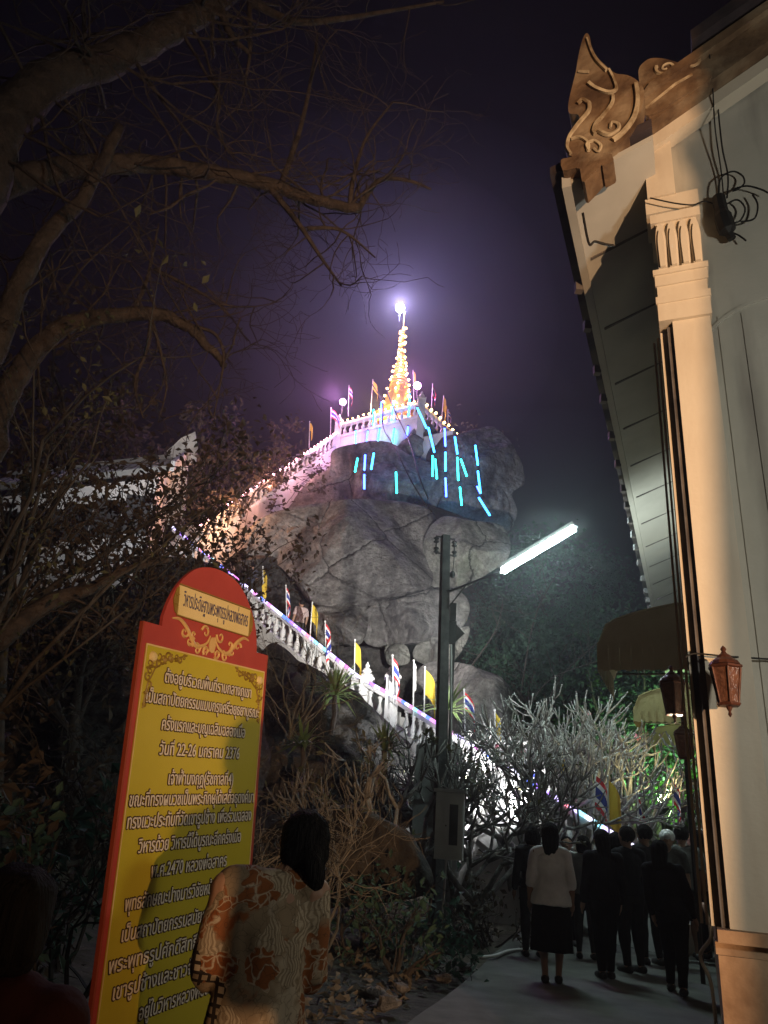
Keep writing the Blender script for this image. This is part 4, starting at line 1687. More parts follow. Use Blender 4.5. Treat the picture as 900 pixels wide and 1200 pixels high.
for k, (lab, px, py, d_, h_, w_, m_, n_) in enumerate(bushes):
    b = gz(px, py, d_)
    if 'rock bank' in lab:
        b = at(px, py, d_)
    bush('dry_bush', lab, b, h_, w_, 60 + k, m_, n_, .075, twig='straw' if m_ is None else 'darktwig', levels=4 if m_ is None else 3)


def blade_plant(label, c, n, L, seed, stem=.0, mat='leaf_blade'):
    rnd = random.Random(seed)
    t = thing('spiky_plant', label, 'plant', c - UP * stem)
    mb = MB()
    for k in range(n):
        q = rnd.uniform(0, 2 * PI)
        e = rnd.uniform(-.15, 1.25)
        d = Vector((math.cos(q) * math.cos(e), math.sin(q) * math.cos(e), math.sin(e)))
        b = d.cross(UP).normalized()
        l = L * rnd.uniform(.75, 1.1)
        w = .032
        p1 = c + d * l * .5
        p2 = c + d * l - UP * l * .22 * math.cos(e)
        u_ = b.cross(d) * .012
        mb.add([c + b * w * .6, c - b * w * .6, p1 - b * w + u_, p1 + b * w + u_, p2], [(0, 1, 2, 3), (3, 2, 4)])
    mb.build('leaf', M[mat], t)['kind'] = 'stuff'
    if stem:
        mb = MB()
        mb.tube([c - UP * stem, c - UP * stem * .5 + Vector((.04, 0, 0)), c], [.06, .05, .05], 7)
        mb.build('stem', M['darktwig'], t)
    return t


blade_plant('large spiky rosette plant below the two stair posts', at(392, 815, 16.0), 70, .85, 3, .8)
blade_plant('spiky plant with bright green blades right beside the utility pole', at(525, 832, 17.0), 60, .8, 4, .9)
blade_plant('spiky green plant in the shrubs left of the notice board', at(450, 880, 14.4), 50, .7, 5, .8)
blade_plant('dim spiky plant behind the right edge of the sign', at(355, 875, 14.2), 45, .65, 6, .5)

# the big bare tree whose limbs cross the top left
def big_tree():
    base = Vector((-6.2, 4.8, height(-6.2, 4.8)))
    t = thing('bare_tree', 'big bare tree whose thick brown limbs cross the dark sky at top left', 'tree', base)
    rnd = random.Random(77)
    mb = MB()
    crotch = Vector((-5.6, 5.0, 4.6))
    mb.tube(smooth_path([base - UP * .4, base + UP * 2.2, crotch], 5), [.42 - .012 * i for i in range(11)], 10)

    def limb(pix, r0, r1, start=None):
        pts = [at(*q) for q in pix]
        if start is not None:
            pts = [start] + pts
        pts = smooth_path(pts, 6)
        n = len(pts)
        pts = [p + rand_dir(rnd) * .012 for p in pts]
        mb.tube(pts, [(r0 + (r1 - r0) * (i / (n - 1)) ** .8) for i in range(n)], 9)
        return pts

    l1 = limb([(-60, 260, 6.2), (0, 150, 6.0), (60, 92, 5.9), (130, 70, 5.8), (190, 40, 5.7), (250, 5, 5.6), (330, -60, 5.6)], .26, .10, crotch)
    l2 = limb([(-70, 250, 6.6), (0, 218, 6.3), (60, 201, 6.2), (120, 193, 6.1), (180, 193, 6.1), (250, 203, 6.0), (310, 215, 6.0), (370, 235, 6.0), (420, 245, 6.0)], .16, .05, crotch)
    l3 = limb([(-60, 560, 7.3), (0, 478, 7.0), (30, 425, 6.9), (70, 386, 6.8), (120, 372, 6.7), (180, 368, 6.7), (215, 380, 6.7), (240, 402, 6.7), (265, 430, 6.8)], .15, .035, Vector((-6.1, 4.9, 2.8)))
    l5 = limb([(-50, 470, 6.3), (-5, 405, 6.2), (22, 335, 6.1), (58, 272, 6.0), (100, 228, 6.0), (140, 150, 5.9)], .12, .05)
    s = []
    for pix, a, b in (([(420, 245, 6.0), (432, 225, 6.0), (448, 210, 6.0), (480, 212, 6.0), (505, 222, 6.1)], .04, .012), ([(410, 240, 6.0), (415, 205, 5.9), (430, 160, 5.8), (460, 120, 5.8)], .03, .01),
                      ([(318, 222, 6.0), (350, 262, 6.1), (375, 300, 6.2), (400, 335, 6.3)], .035, .01), ([(360, 268, 6.1), (400, 270, 6.1), (440, 302, 6.2)], .025, .008),
                      ([(330, 215, 6.0), (352, 150, 5.9), (365, 90, 5.8), (372, 40, 5.7)], .035, .012), ([(290, 0, 5.6), (345, 25, 5.6), (400, 22, 5.6), (450, 14, 5.7), (520, 2, 5.7)], .05, .015),
                      ([(255, 0, 5.6), (270, 40, 5.6), (292, 62, 5.6)], .05, .02), ([(292, 0, 5.6), (293, 60, 5.6), (288, 90, 5.7)], .03, .012), ([(100, 90, 5.8), (99, 40, 5.8), (97, -20, 5.8)], .03, .015),
                      ([(155, 366, 6.7), (168, 340, 6.7), (176, 312, 6.7), (186, 262, 6.6)], .03, .01), ([(215, 380, 6.7), (250, 390, 6.7), (262, 415, 6.7), (258, 450, 6.8), (250, 490, 6.8)], .022, .007),
                      ([(180, 315, 6.7), (230, 340, 6.7), (265, 365, 6.7), (290, 400, 6.7)], .02, .006), ([(252, 355, 6.7), (290, 360, 6.7), (330, 353, 6.7)], .012, .004), ([(178, 370, 6.7), (172, 410, 6.8), (158, 450, 6.8), (168, 490, 6.8)], .028, .008),
                      ([(178, 375, 6.7), (190, 420, 6.8), (195, 455, 6.8), (185, 495, 6.8)], .02, .006), ([(75, 345, 6.7), (100, 310, 6.7), (150, 265, 6.6), (182, 232, 6.6)], .014, .005),
                      ([(65, 340, 6.7), (58, 290, 6.7), (49, 255, 6.7)], .012, .004), ([(250, 95, 5.8), (258, 120, 5.8), (254, 150, 5.8), (268, 180, 5.8)], .02, .006)):
        q = [at(*p) for p in pix]
        q = smooth_path(q, 5)
        n = len(q)
        mb.tube(q, [a + (b - a) * i / (n - 1) for i in range(n)], 6)
        s.append(q)
    tips = []
    for limbpts, cnt, L, r_ in ((l1, 44, 1.1, .02), (l2, 36, .9, .016), (l3, 18, .7, .013), (l5, 8, .7, .012)):
        for _ in range(cnt):
            i = rnd.randint(len(limbpts) // 4, len(limbpts) - 2)
            grow(mb, limbpts[i], (rand_dir(rnd) + UP * .15).normalized(), r_, L * rnd.uniform(.5, 1.1), 3, rnd, tips, .05, (1, 3), .3, .72, 4, .8, .0028)
    for q in s:
        for _ in range(7):
            i = rnd.randint(1, len(q) - 1)
            grow(mb, q[i], rand_dir(rnd), .009, .55 * rnd.uniform(.5, 1.2), 3, rnd, tips, .05, (1, 3), .3, .75, 4, .8, .0025)
    mb.build('trunk', M['bark'], t, True)
    few = [tp for tp in tips if tp[0].z < 5.4][:60]
    leaves(few, .035, rnd, 3, .1, .2, 1.2).build('crown', M['leaf_olive'], t)


big_tree()


def low_limb_tree():
    base = gz(-60, 900, 7.5)
    t = thing('bare_tree', 'low crooked bare tree whose limb runs behind the left bushes', 'tree', base)
    mb = MB()
    rnd = random.Random(5)
    pts = smooth_path([base, at(-30, 790, 7.4), at(0, 750, 7.4), at(60, 705, 7.5), at(105, 690, 7.6), at(150, 668, 7.8), at(200, 655, 8.0)], 6)
    n = len(pts)
    mb.tube(pts, [.13 - .1 * i / (n - 1) for i in range(n)], 8)
    for _ in range(16):
        grow(mb, pts[rnd.randint(8, n - 1)], (rand_dir(rnd) + UP * .2).normalized(), .014, .7, 3, rnd, [], .05, (2, 3), .3, .7, 4, .8, .003)
    mb.build('trunk', M['bark'], t, True)


low_limb_tree()
# ================================================================== POLE, LAMP, BOXES
PD = 14.0
pb = at(514, 1085, PD)
pb = Vector((pb.x, pb.y, -.05))
pt = at(522, 628, PD)
t = thing('utility_pole', 'square dark concrete utility pole carrying insulators and a tube lamp', 'pole', pb)
mb = MB()
ax = Vector((1, .25, 0)).normalized()
ay = Vector((-ax.y, ax.x, 0))
w0, w1 = .098, .075
vs = []
for p, w in ((pb - UP * .3, w0), (pt, w1)):
    for a, b in ((-1, -1), (1, -1), (1, 1), (-1, 1)):
        vs.append(p + ax * a * w + ay * b * w)
mb.add(vs, [(3, 2, 1, 0), (4, 5, 6, 7), (0, 1, 5, 4), (1, 2, 6, 5), (2, 3, 7, 6), (3, 0, 4, 7)])
mb.build('shaft', M['pole'], t)
pd = (pt - pb).normalized()
INS = []
for side in (-1, 1):
    mb = MB()
    for dz in (.12, .33):
        p = pt - pd * (dz + (.0 if side < 0 else .02)) + ax * side * .19
        mb.lathe([(.02, -.06), (.05, -.05), (.055, -.03), (.03, -.015), (.03, .01), (.055, .025), (.05, .05), (.02, .06)], 8, p)
        INS.append(p)
    mb.tube([pt - pd * .04 + ax * side * .19, pt - pd * .42 + ax * side * .19], .014, 6)
    for dz in (.05, .4):
        mb.obox(pt - pd * dz - ax * .0 - ay * .02, ax * side * .2, ay * .04, UP * .02)
    mb.build('insulator_rack', M['darkmetal'], t)
mb = MB()
p = pt - pd * .78 + ax * .16
mb.tube([pt - pd * .4 + ax * .19, p], .01, 5)
mb.lathe([(.03, -.07), (.05, -.04), (.05, .03), (.03, .06)], 8, p)
mb.obox(p - ax * .12 - UP * .02, ax * .14, ay * .03, UP * .04)
mb.build('insulator', M['darkmetal'], t)
mb = MB()
mb.box(pt - pd * 1.55 + ax * .17 - ay * .02, (.12, .12, .34))
mb.box(pt - pd * 1.95 + ax * .15 - ay * .02, (.16, .14, .42))
mb.build('switch_box', M['darkmetal'], t)
mb = MB()
mb.tube([pt - pd * 2.2 + ax * .13 - ay * .06, pb + ax * .15 - ay * .06 + UP * 1.0], .022, 8)
mb.build('conduit', M['metal'], t)

a0, l0, l1 = at(524, 694, PD - .05), at(589, 669, 13.7), at(673, 619, 13.4)
t = thing('street_lamp', 'glowing white fluorescent tube lamp on a slanting arm from the utility pole', 'lamp', a0)
mb = MB()
mb.tube([a0, a0.lerp(l0, .55), l0, l0.lerp(l1, .15)], [.024, .024, .024, .02], 7)
mb.tube([a0 - UP * .35, a0.lerp(l0, .35)], .014, 6)
mb.build('arm', M['darkmetal'], t)
ld = (l1 - l0).normalized()
lside = ld.cross((CAM - l0).normalized()).normalized()
if lside.z < 0:
    lside = -lside
mb = MB()
mb.obox(l0 - ld * .03 + lside * .085 - (CAM - l0).normalized() * .05, l1 - l0 + ld * .06, lside * .05, (CAM - l0).normalized() * .1)
mb.obox(l0 - ld * .02 + lside * .02, ld * .03, lside * .08, (CAM - l0).normalized() * .04)
mb.obox(l1 - ld * .0 + lside * .02, ld * .03, lside * .08, (CAM - l0).normalized() * .04)
mb.build('fixture', M['metal'], t)
mb = MB()
mb.tube([l0, l1], .065, 10)
mb.build('tube', glow('fluorescent_glow', (.74, 1.0, .97), 170, True), t, True)
mb = MB()
mb.tube([l0 - ld * .06, l0], .03, 8)
mb.tube([l1, l1 + ld * .06], .03, 8)
mb.build('end_cap', M['metal'], t)

# meter box on the pole
mc = at(528, 968, PD - .35)
t = thing('meter_box', 'grey steel meter box with a dark window fixed low on the pole', 'meter box', mc)
by = -Vector((math.sin(R(12)), math.cos(R(12)), 0))
bx = Vector((by.y, -by.x, 0))
if bx.x < 0:
    bx = -bx
def mbox(c, w, d, h, mat, name, par=t):
    mb = MB()
    mb.obox(c - bx * w / 2 + by * 0 - UP * h / 2, bx * w, by * d, UP * h)
    return mb.build(name, mat, par)
boxm = mk('pale_grey_enamel', (.55, .55, .53), (.66, .66, .64), 3, rough=.5)
mbox(mc, .46, .26, 1.02, boxm, 'body')
mbox(mc + UP * .54 - by * .02, .54, .32, .05, M['metal'], 'lid')
dr = mbox(mc + by * .26 + bx * .06, .28, .02, .9, boxm, 'door')
mbox(mc + by * .275 + UP * .02 + bx * .075, .14, .012, .62, M['darkmetal'], 'window', dr)
mb = MB()
mb.ball(mc + by * .29 - bx * .05, .014, 6, 5)
mb.build('latch', M['darkmetal'], dr)
cable('conduit', 'white plastic pipe dropping from the meter box to the ground', [at(523, 1000, 13.6), at(521, 1040, 13.6), at(519, 1074, 13.6), at(528, 1082, 13.5), at(530, 1098, 13.4), at(540, 1096, 13.3)], .017, M['whitepipe'], 5, 'pipe')
cable('pipe', 'white pipe lying across the dirt to the path edge', [atz(563, 1122, .03), atz(580, 1120, .04), atz(598, 1114, .03), atz(622, 1112, .02)], .022, M['whitepipe'], 5, 'pipe')

# notice board seen from behind, left of the pole
nb = at(497, 985, 14.6)
t = thing('notice_board', 'blank grey board on two short legs left of the utility pole', 'board', (nb.x, nb.y, 0))
q0, q1 = at(480, 1022, 14.8), at(520, 1022, 14.8)
hh = at(480, 872, 14.8).z - q0.z
mb = MB()
mb.obox(q0, (q1 - q0) * 1.35, Vector((.02, .06, 0)), UP * hh)
mb.build('panel', M['board'], t)
mb = MB()
mb.obox(q0 - (q1 - q0) * .04 - UP * .1, (q1 - q0) * 1.45, Vector((.03, .1, 0)), UP * .1)
mb.build('rail', M['metal'], t)
for s in (.2, 1.15):
    mb = MB()
    p = q0.lerp(q1, s)
    mb.obox(Vector((p.x - .03, p.y, -.1)), (.06, 0, 0), (0, .06, 0), UP * (q0.z + .0))
    mb.build('leg', M['board'], t)


# ================================================================== THE SIGN
SL = at(170, 728, 3.9)
SR = at(313, 768, 4.8)
SE = (SR - SL)
SW = SE.length
SE.normalize()
_eh = Vector((SE.x, SE.y, 0)).normalized()
_n = Vector((_eh.y, -_eh.x, 0))
_n = (_n - SE * _n.dot(SE)).normalized()
_up = _n.cross(SE)
if _up.z < 0:
    _up = -_up
SS = (_up * math.cos(R(1)) - _n * math.sin(R(1))).normalized()
SN = SE.cross(SS)
if SN.dot(CAM - SL) < 0:
    SN = -SN


def sg(u, v, o=0.0):
    return SL + SE * u + SS * v + SN * o


red = mk('red_paint', (0.36, 0.045, 0.035), (0.42, 0.06, 0.045), 3, rough=.45)
edge_or = mk('orange_edge', (0.34, 0.06, 0.025), (0.28, 0.045, 0.02), 4, rough=.45)
ypan = mk('yellow_panel', (0.46, 0.37, 0.02), (0.53, 0.43, 0.035), 1.3, rough=.4)
gpale = mk('pale_gold_line', (0.72, 0.55, 0.25), (0.62, 0.42, 0.14), 5, rough=.4)
gbrown = mk('brown_gold_ornament', (0.22, 0.13, 0.02), (0.3, 0.19, 0.03), 8, rough=.5)
plate_m = mk('gold_plate', (0.7, 0.52, 0.2), (0.78, 0.6, 0.28), 2, rough=.4)
txt_m = mk('pale_letters', (0.68, 0.6, 0.5), (0.74, 0.66, 0.56), 5, rough=.45)
txt_o = mk('brown_letter_outline', (0.05, 0.02, 0.01), rough=.6)
txt_b = mk('dark_blue_letters', (0.05, 0.045, 0.12), rough=.5)

sign = thing('information_sign', 'tall red sign with rounded top and yellow panel of raised Thai text', 'sign', sg(SW / 2, -2.25))
dome = [(.13, .0)]
pts = [(.13, .05), (.165, .15), (.23, .255), (.34, .355), (.464, .4), (.60, .41), (.74, .385), (.84, .33), (.93, .24), (.985, .15), (1.012, .06), (1.02, .0)]
ol = smooth_path([Vector((a, b, 0)) for a, b in pts], 5)
outl = [(0, 0), (.13, 0)] + [(p.x, p.y) for p in ol] + [(SW, 0), (SW, -2.15), (0, -2.15)]
mb = MB()
mb.prism([sg(u, v) for u, v in outl], -SN * .02)
mb.build('board', red, sign)
mb = MB()
mb.prism([sg(u, v) for u, v in ((-.012, .0), (-.001, .0), (-.001, -2.15), (-.012, -2.15))], -SN * .022)
mb.prism([sg(u, v) for u, v in ((SW + .001, .0), (SW + .012, .0), (SW + .012, -2.15), (SW + .001, -2.15))], -SN * .022)
mb.build('edge_strip', edge_or, sign)
for u in (.12, SW - .12):
    mb = MB()
    a = sg(u, -2.1, -.03)
    b = sg(u, -2.1, -.03)
    mb.tube([sg(u, -.4, -.08), Vector((a.x, a.y, -.2))], .03, 8)
    mb.build('leg', M['darkmetal'], sign)
mb = MB()
mb.prism([sg(u, v, .001) for u, v in ((.026, -.105), (SW - .024, -.105), (SW - .024, -2.1), (.026, -2.1))], SN * .004)
panel = mb.build('text_panel', ypan, sign)
mb = MB()
for a, b, c_, d in ((.026, -.105, SW - .024, -.113), (.026, -.113, .032, -2.1), (SW - .03, -.113, SW - .024, -2.1)):
    mb.prism([sg(a, b, .0055), sg(c_, b, .0055), sg(c_, d, .0055), sg(a, d, .0055)], SN * .002)
mb.build('border', gpale, panel)
mb = MB()
for u, v in ((.085, -.165), (SW - .072, -.165)):
    mb.lathe([(.028, 0), (.02, .012), (.001, .016)], 14)
    q = SN.to_track_quat('Z', 'Y').to_matrix()
    n = 14 * 3
    for i in range(len(mb.v) - n, len(mb.v)):
        mb.v[i] = tuple(sg(u, v, .005) + q @ Vector(mb.v[i]))
mb.build('stud', gpale, panel)


def curl(mb, u, v, r_, turns, ph, sgn, o, th=.007, n=22):
    pts = []
    for k in range(n):
        s = k / (n - 1)
        q = ph + sgn * turns * 2 * PI * s
        rr = r_ * (1 - .85 * s)
        pts.append(sg(u + math.cos(q) * rr, v + math.sin(q) * rr, o))
    mb.tube(pts, [th * (1.2 - .8 * k / (n - 1)) for k in range(n)], 4)


rnd = random.Random(12)
for sx in (0, 1):
    mb = MB()
    def U(u):
        return u if sx == 0 else SW + .007 - u
    sgn = 1 if sx == 0 else -1
    for k in range(7):
        s = k / 6
        curl(mb, U(.13 + .2 * s), -.135 - .02 * (1 - s) - .012 * (k % 2), .03 * (1 - .5 * s), 1.1, rnd.uniform(0, 6), sgn, .0065, .006)
        curl(mb, U(.066 + .012 * (k % 2)), -.2 - .2 * s, .028 * (1 - .55 * s), 1.1, rnd.uniform(0, 6), sgn, .0065, .006)
    for k in range(5):
        curl(mb, U(.1 + .028 * k), -.2 + .012 * k, .02, 1.0, rnd.uniform(0, 6), -sgn, .0065, .005)
    mb.tube([sg(U(.35), -.122, .006), sg(U(.2), -.165, .006), sg(U(.11), -.22, .006), sg(U(.07), -.3, .006), sg(U(.055), -.42, .006)], .005, 4)
    mb.build('corner_ornament', gbrown, panel)
# name plate with scalloped ends
mb = MB()
pl = [(.225, .24), (.905, .24), (.905, .075), (.235, .082)]
mb.prism([sg(u, v, .001) for u, v in pl], SN * .006)
plate = mb.build('name_plate', plate_m, sign)
mb = MB()
for ue, s in ((.23, -1), (.905, 1)):
    pts = [sg(ue, .235, .0015)]
    for k in range(11):
        q = PI * k / 10
        rr = .032 + .010 * abs(math.sin(3 * q))
        pts.append(sg(ue + s * (rr * math.sin(q)), .158 + .075 * math.cos(q), .0015))
    pts.append(sg(ue, .082, .0015))
    mb.prism(pts, SN * .005)
    curl(mb, ue + s * .018, .19, .014, 1, 0, s, .007, .004)
    curl(mb, ue + s * .018, .125, .014, 1, 0, -s, .007, .004)
for v0 in (.243, .074):
    mb.prism([sg(.225, v0, .0015), sg(.905, v0, .0015), sg(.905, v0 + .006, .0015), sg(.225, v0 + .006, .0015)], SN * .008)
mb.build('plate_edge', gbrown, plate)
# gold scroll under the plate
mb = MB()
cu_ = .56
for s in (-1, 1):
    pts = smooth_path([sg(cu_ + s * .36, .035 + .02, .003), sg(cu_ + s * .30, .06, .003), sg(cu_ + s * .23, .02, .003), sg(cu_ + s * .15, -.055, .003), sg(cu_ + s * .06, -.035, .003), sg(cu_ + s * .02, .02, .003)], 5)
    n = len(pts)
    mb.tube(pts, [.004 + .009 * math.sin(PI * i / (n - 1)) for i in range(n)], 5)
    for k, (u, v, r_) in enumerate(((.25, -.0, .03), (.2, -.04, .032), (.13, -.075, .032), (.07, .03, .04), (.05, -.07, .03), (.17, .0, .022))):
        curl(mb, cu_ + s * u, v, r_, 1.0, k, s, .004, .008)
    for k in range(5):
        a = sg(cu_ + s * (.03 + .035 * k), -.06, .003)
        mb.tube([a, sg(cu_ + s * (.045 + .04 * k), -.095 + .012 * k, .003)], [.010, .001], 5)
mb.prism([sg(cu_ + math.sin(q) * .03, -.03 + math.cos(q) * .045, .002) for q in [2 * PI * k / 12 for k in range(12)]], SN * .006)
mb.build('scroll_ornament', mk('gold_paint', (.6, .36, .12), (.7, .45, .18), 5, rough=.4), sign)


def write(body, u0, u1, vbase, xh, main, o_main, ext, outline, parent, bold=0.0):
    """Raised letters; a dark outline lies flat round them on the panel."""
    def text_mesh(extrude, grow_):
        cu = bpy.data.curves.new('lettering', 'FONT')
        cu.body = body
        cu.size = 1.0
        cu.resolution_u = 3
        cu.extrude = extrude
        cu.offset = grow_
        ob = bpy.data.objects.new('lettering', cu)
        COL.objects.link(ob)
        dg = bpy.context.evaluated_depsgraph_get()
        me = bpy.data.meshes.new_from_object(ob.evaluated_get(dg))
        bpy.data.objects.remove(ob)
        return me
    base = WORLD[sign.name].to_translation()
    me = text_mesh(ext, bold)
    xs = [v.co.x for v in me.vertices]
    x0, x1 = min(xs), max(xs)
    sx = (u1 - u0) / (x1 - x0)
    sy = xh / .5
    for v in me.vertices:
        x, y, z = v.co
        v.co = sg(u0 + (x - x0) * sx, vbase + y * sy, o_main + z) - base
    me.materials.clear()
    me.materials.append(main)
    ob = bpy.data.objects.new('lettering', me)
    COL.objects.link(ob)
    ob.parent = parent
    if outline:
        flat = text_mesh(0, 0.008)
        vs0 = [v.co.copy() for v in flat.vertices]
        fs0 = [tuple(p.vertices) for p in flat.polygons]
        bpy.data.meshes.remove(flat)
        mb = MB()
        w = .0058
        for k in range(8):
            q = 2 * PI * k / 8
            mb.add([sg(u0 + (c.x - x0) * sx + math.cos(q) * w, vbase + c.y * sy + math.sin(q) * w, .0058 + .0002 * k) for c in vs0], fs0)
        mb.build('lettering_outline', outline, parent)


LINES = [('ตั้งอยู่บริเวณพื้นที่ราบกลางภูเขา', .19, .985, -.278), ('เป็นสถาปัตยกรรมแบบกรุงศรีอยุธยาบูรณะ', .07, 1.085, -.388), ('ครั้งแรกและบุญเฉลิมฉลองเมื่อ', .21, .955, -.51),
         ('วันที่ 22-26 มกราคม 2376', .215, .915, -.63), ('เจ้าฟ้ามงกุฎ(รัชกาลที่4)', .31, .875, -.77), ('ขณะที่ทรงผนวชเป็นพระภิกษุได้เสด็จธุดงค์มา', .045, 1.10, -.868),
         ('ทรงแวะประทับที่วัดเขารูปช้าง เพื่อร่วมฉลอง', .05, 1.09, -.965), ('วิหารด้วย วิหารนี้ได้บูรณะอีกครั้งเมื่อ', .145, 1.0, -1.075), ('พ.ศ.2470 หลวงพ่อสาคร', .26, .88, -1.19),
         ('พุทธลักษณะปางมารวิชัยหน้าตัก 45 นิ้ว', .105, 1.03, -1.315), ('เป็นสถาปัตยกรรมสมัยกรุงศรีอยุธยา', .11, 1.06, -1.44), ('พระพุทธรูปศักดิ์สิทธิ์คู่บ้านคู่เมือง', .05, 1.07, -1.555),
         ('เขารูปช้างและชาวจังหวัดพิจิตร', .1, 1.02, -1.665), ('อยู่ในวิหารหลวงพ่อสาคร', .29, .92, -1.785)]
for body, u0, u1, v in LINES:
    write(body, u0, u1, v, .043, txt_m, .0095, .0012, txt_o, panel, .006)
write('วิหารประดิษฐานพระพุทธรูปหลวงพ่อสาคร', .265, .885, .135, .058, txt_b, .0085, .0006, None, plate, .004)


# ================================================================== FLAGS
def flag(label, base, top, mat, w, h, droop, seed, group='flags along the stairs', spear=False):
    """pole from base to top; cloth hangs from just under the top, drooping and waving."""
    rnd = random.Random(seed)
    t = thing('flag', label, 'flag', base, group)
    d = (top - base)
    mb = MB()
    mb.tube([base, top], .016, 6)
    mb.ball(top, .028, 6, 5)
    mb.build('pole', M['steel_pole'], t)
    dn = d.normalized()
    q = rnd.uniform(-.5, .6)
    side = Vector((math.cos(q), math.sin(q), 0))
    nx, ny = 12, 8
    vs, fs, uv = [], [], []
    nrm = side.cross(UP)
    ph = rnd.uniform(0, 6)
    for i in range(nx + 1):
        s = i / nx
        for j in range(ny + 1):
            v = j / ny
            p = top - dn * (.05 + h * (1 - v))
            out = side * w * s * math.cos(droop * (.4 + .6 * s))
            dz = -w * s * math.sin(droop * (.5 + .5 * s))
            wav = math.sin(s * 7 + ph + v * 1.5) * .07 * s * w / .5 + math.sin(s * 12 + v * 4) * .02 * s
            vs.append(p + out + UP * dz + nrm * wav)
    for i in range(nx):
        for j in range(ny):
            a = i * (ny + 1) + j
            fs.append((a, a + ny + 1, a + ny + 2, a + 1))
            uv.append([(i / nx, j / ny), ((i + 1) / nx, j / ny), ((i + 1) / nx, (j + 1) / ny), (i / nx, (j + 1) / ny)])
    mb = MB()
    mb.add(vs, fs, uv)
    mb.build('cloth', mat, t, True)
    return t


def pflag(label, bx_, by_, tx, ty, dist, mat, w, h, droop, seed, group='flags along the stairs'):
    return flag(label, at(bx_, by_, dist), at(tx, ty, dist), mat, w * .85, h * .85, min(1.42, droop + .15), seed, group)


YF, TF = M['yellow_flag'], M['thai']
pflag('yellow flag highest on the middle stair, just right of the sign top', 309, 716, 308, 664, 23.6, YF, .75, .5, 1.35, 1)
pflag('tricolour flag between the two highest yellow flags of the middle stair', 336, 725, 335, 686, 22.8, TF, .8, .55, 1.3, 2)
pflag('yellow flag on a pale pole against the dark hollow boulder', 363, 752, 366, 706, 22.0, YF, .72, .6, 1.1, 3)
pflag('tricolour flag just above the spiky rosette, left of the posts', 382, 766, 381, 728, 21.5, TF, .8, .6, 1.25, 4)
pflag('yellow flag at the left of the two stair posts', 415, 800, 416, 750, 20.6, YF, .7, .65, 1.1, 5)
pflag('tricolour flag just right of the two stair posts', 461, 825, 460, 768, 19.6, TF, .75, .6, 1.15, 6)
pflag('rolled white flag on a dark staff left of the utility pole', 484, 850, 485, 774, 19.3, M['steel_pole'], .3, .6, 1.5, 7)
pflag('wide yellow flag touching the utility pole from the left', 497, 840, 498, 782, 19.4, YF, .8, .75, 1.0, 8)
pflag('tricolour flag right of the utility pole over the shrubs', 545, 858, 544, 808, 18.4, TF, .7, .5, 1.0, 9)
pflag('yellow flag hanging limp among the bare twigs', 581, 885, 580, 832, 17.8, YF, .6, .6, 1.4, 10)
pflag('red banded flag seen through the bare frangipani twigs', 620, 930, 619, 884, 16.9, TF, .55, .5, 1.2, 11)
pflag('limp yellow flag among the twigs above the lower stair', 652, 930, 655, 875, 16.6, YF, .5, .6, 1.4, 12)
g2 = 'flags above the crowd'
pflag('tricolour flag on a white pole above the crowd, left of the yellow one', 694, 985, 698, 905, 14.6, TF, .62, .62, 1.05, 13, g2)
pflag('large yellow flag above the crowd', 714, 985, 712, 910, 14.2, YF, .62, .85, 1.1, 14, g2)
pflag('small tricolour flag above the crowd, right of the large yellow one', 749, 985, 747, 930, 14.4, TF, .5, .45, 1.25, 15, g2)
pflag('limp red and white flag farthest right above the crowd', 790, 985, 788, 912, 15.4, TF, .45, .45, 1.35, 16, g2)
g3 = 'flags on the rock top'
pflag('tricolour flag on the upper stair just below the terrace', 387, 520, 388, 478, 34.2, TF, .9, .6, .7, 17, g3)
pflag('small flag halfway up the upper stair', 362, 525, 363, 494, 33.0, YF, .7, .5, 1.2, 18, g3)
pflag('tricolour flag at the left corner of the terrace', 408, 488, 409, 452, 34.9, TF, .8, .6, 1.1, 19, g3)
pflag('pale yellow flag on the terrace left of the stupa', 434, 488, 437, 445, 35.2, YF, .95, .6, .9, 20, g3)
pflag('yellow flag right of the stupa by the pink floodlight', 485, 470, 484, 434, 34.4, YF, .6, .8, 1.2, 21, g3)
pflag('tricolour flag right of the terrace, left of the yellow one there', 505, 492, 507, 450, 33.6, TF, .9, .8, 1.25, 22, g3)
pflag('tall yellow flag at the right end of the terrace', 517, 498, 520, 464, 33.2, YF, .8, .9, 1.2, 23, g3)
pflag('lowest tricolour flag at the right end of the terrace', 525, 502, 525, 480, 33.0, TF, .5, .4, 1.0, 24, g3)
pflag('bare small flag low on the upper stair', 314, 556, 316, 526, 31.0, YF, .4, .35, 1.4, 25, g3)


# ================================================================== PEOPLE
SKIN = mk('skin', (0.3, 0.17, 0.11), (0.38, 0.22, 0.145), 5, rough=.55)
HAIR = mk('black_hair', (0.008, 0.007, 0.007), (0.018, 0.016, 0.015), 40, rough=.85, stretch=(1, 1, .08), bump=.8, bscale=120, spec=.12)
SHOE = mk('dark_shoe', (0.03, 0.028, 0.026), rough=.6)
CLOTH = {}


def cloth(c, name='cloth'):
    if c not in CLOTH:
        CLOTH[c] = mk(name, c, tuple(min(1, x * 1.35) for x in c), 4, rough=.9, bump=.25, bscale=14, spec=.15)
    return CLOTH[c]


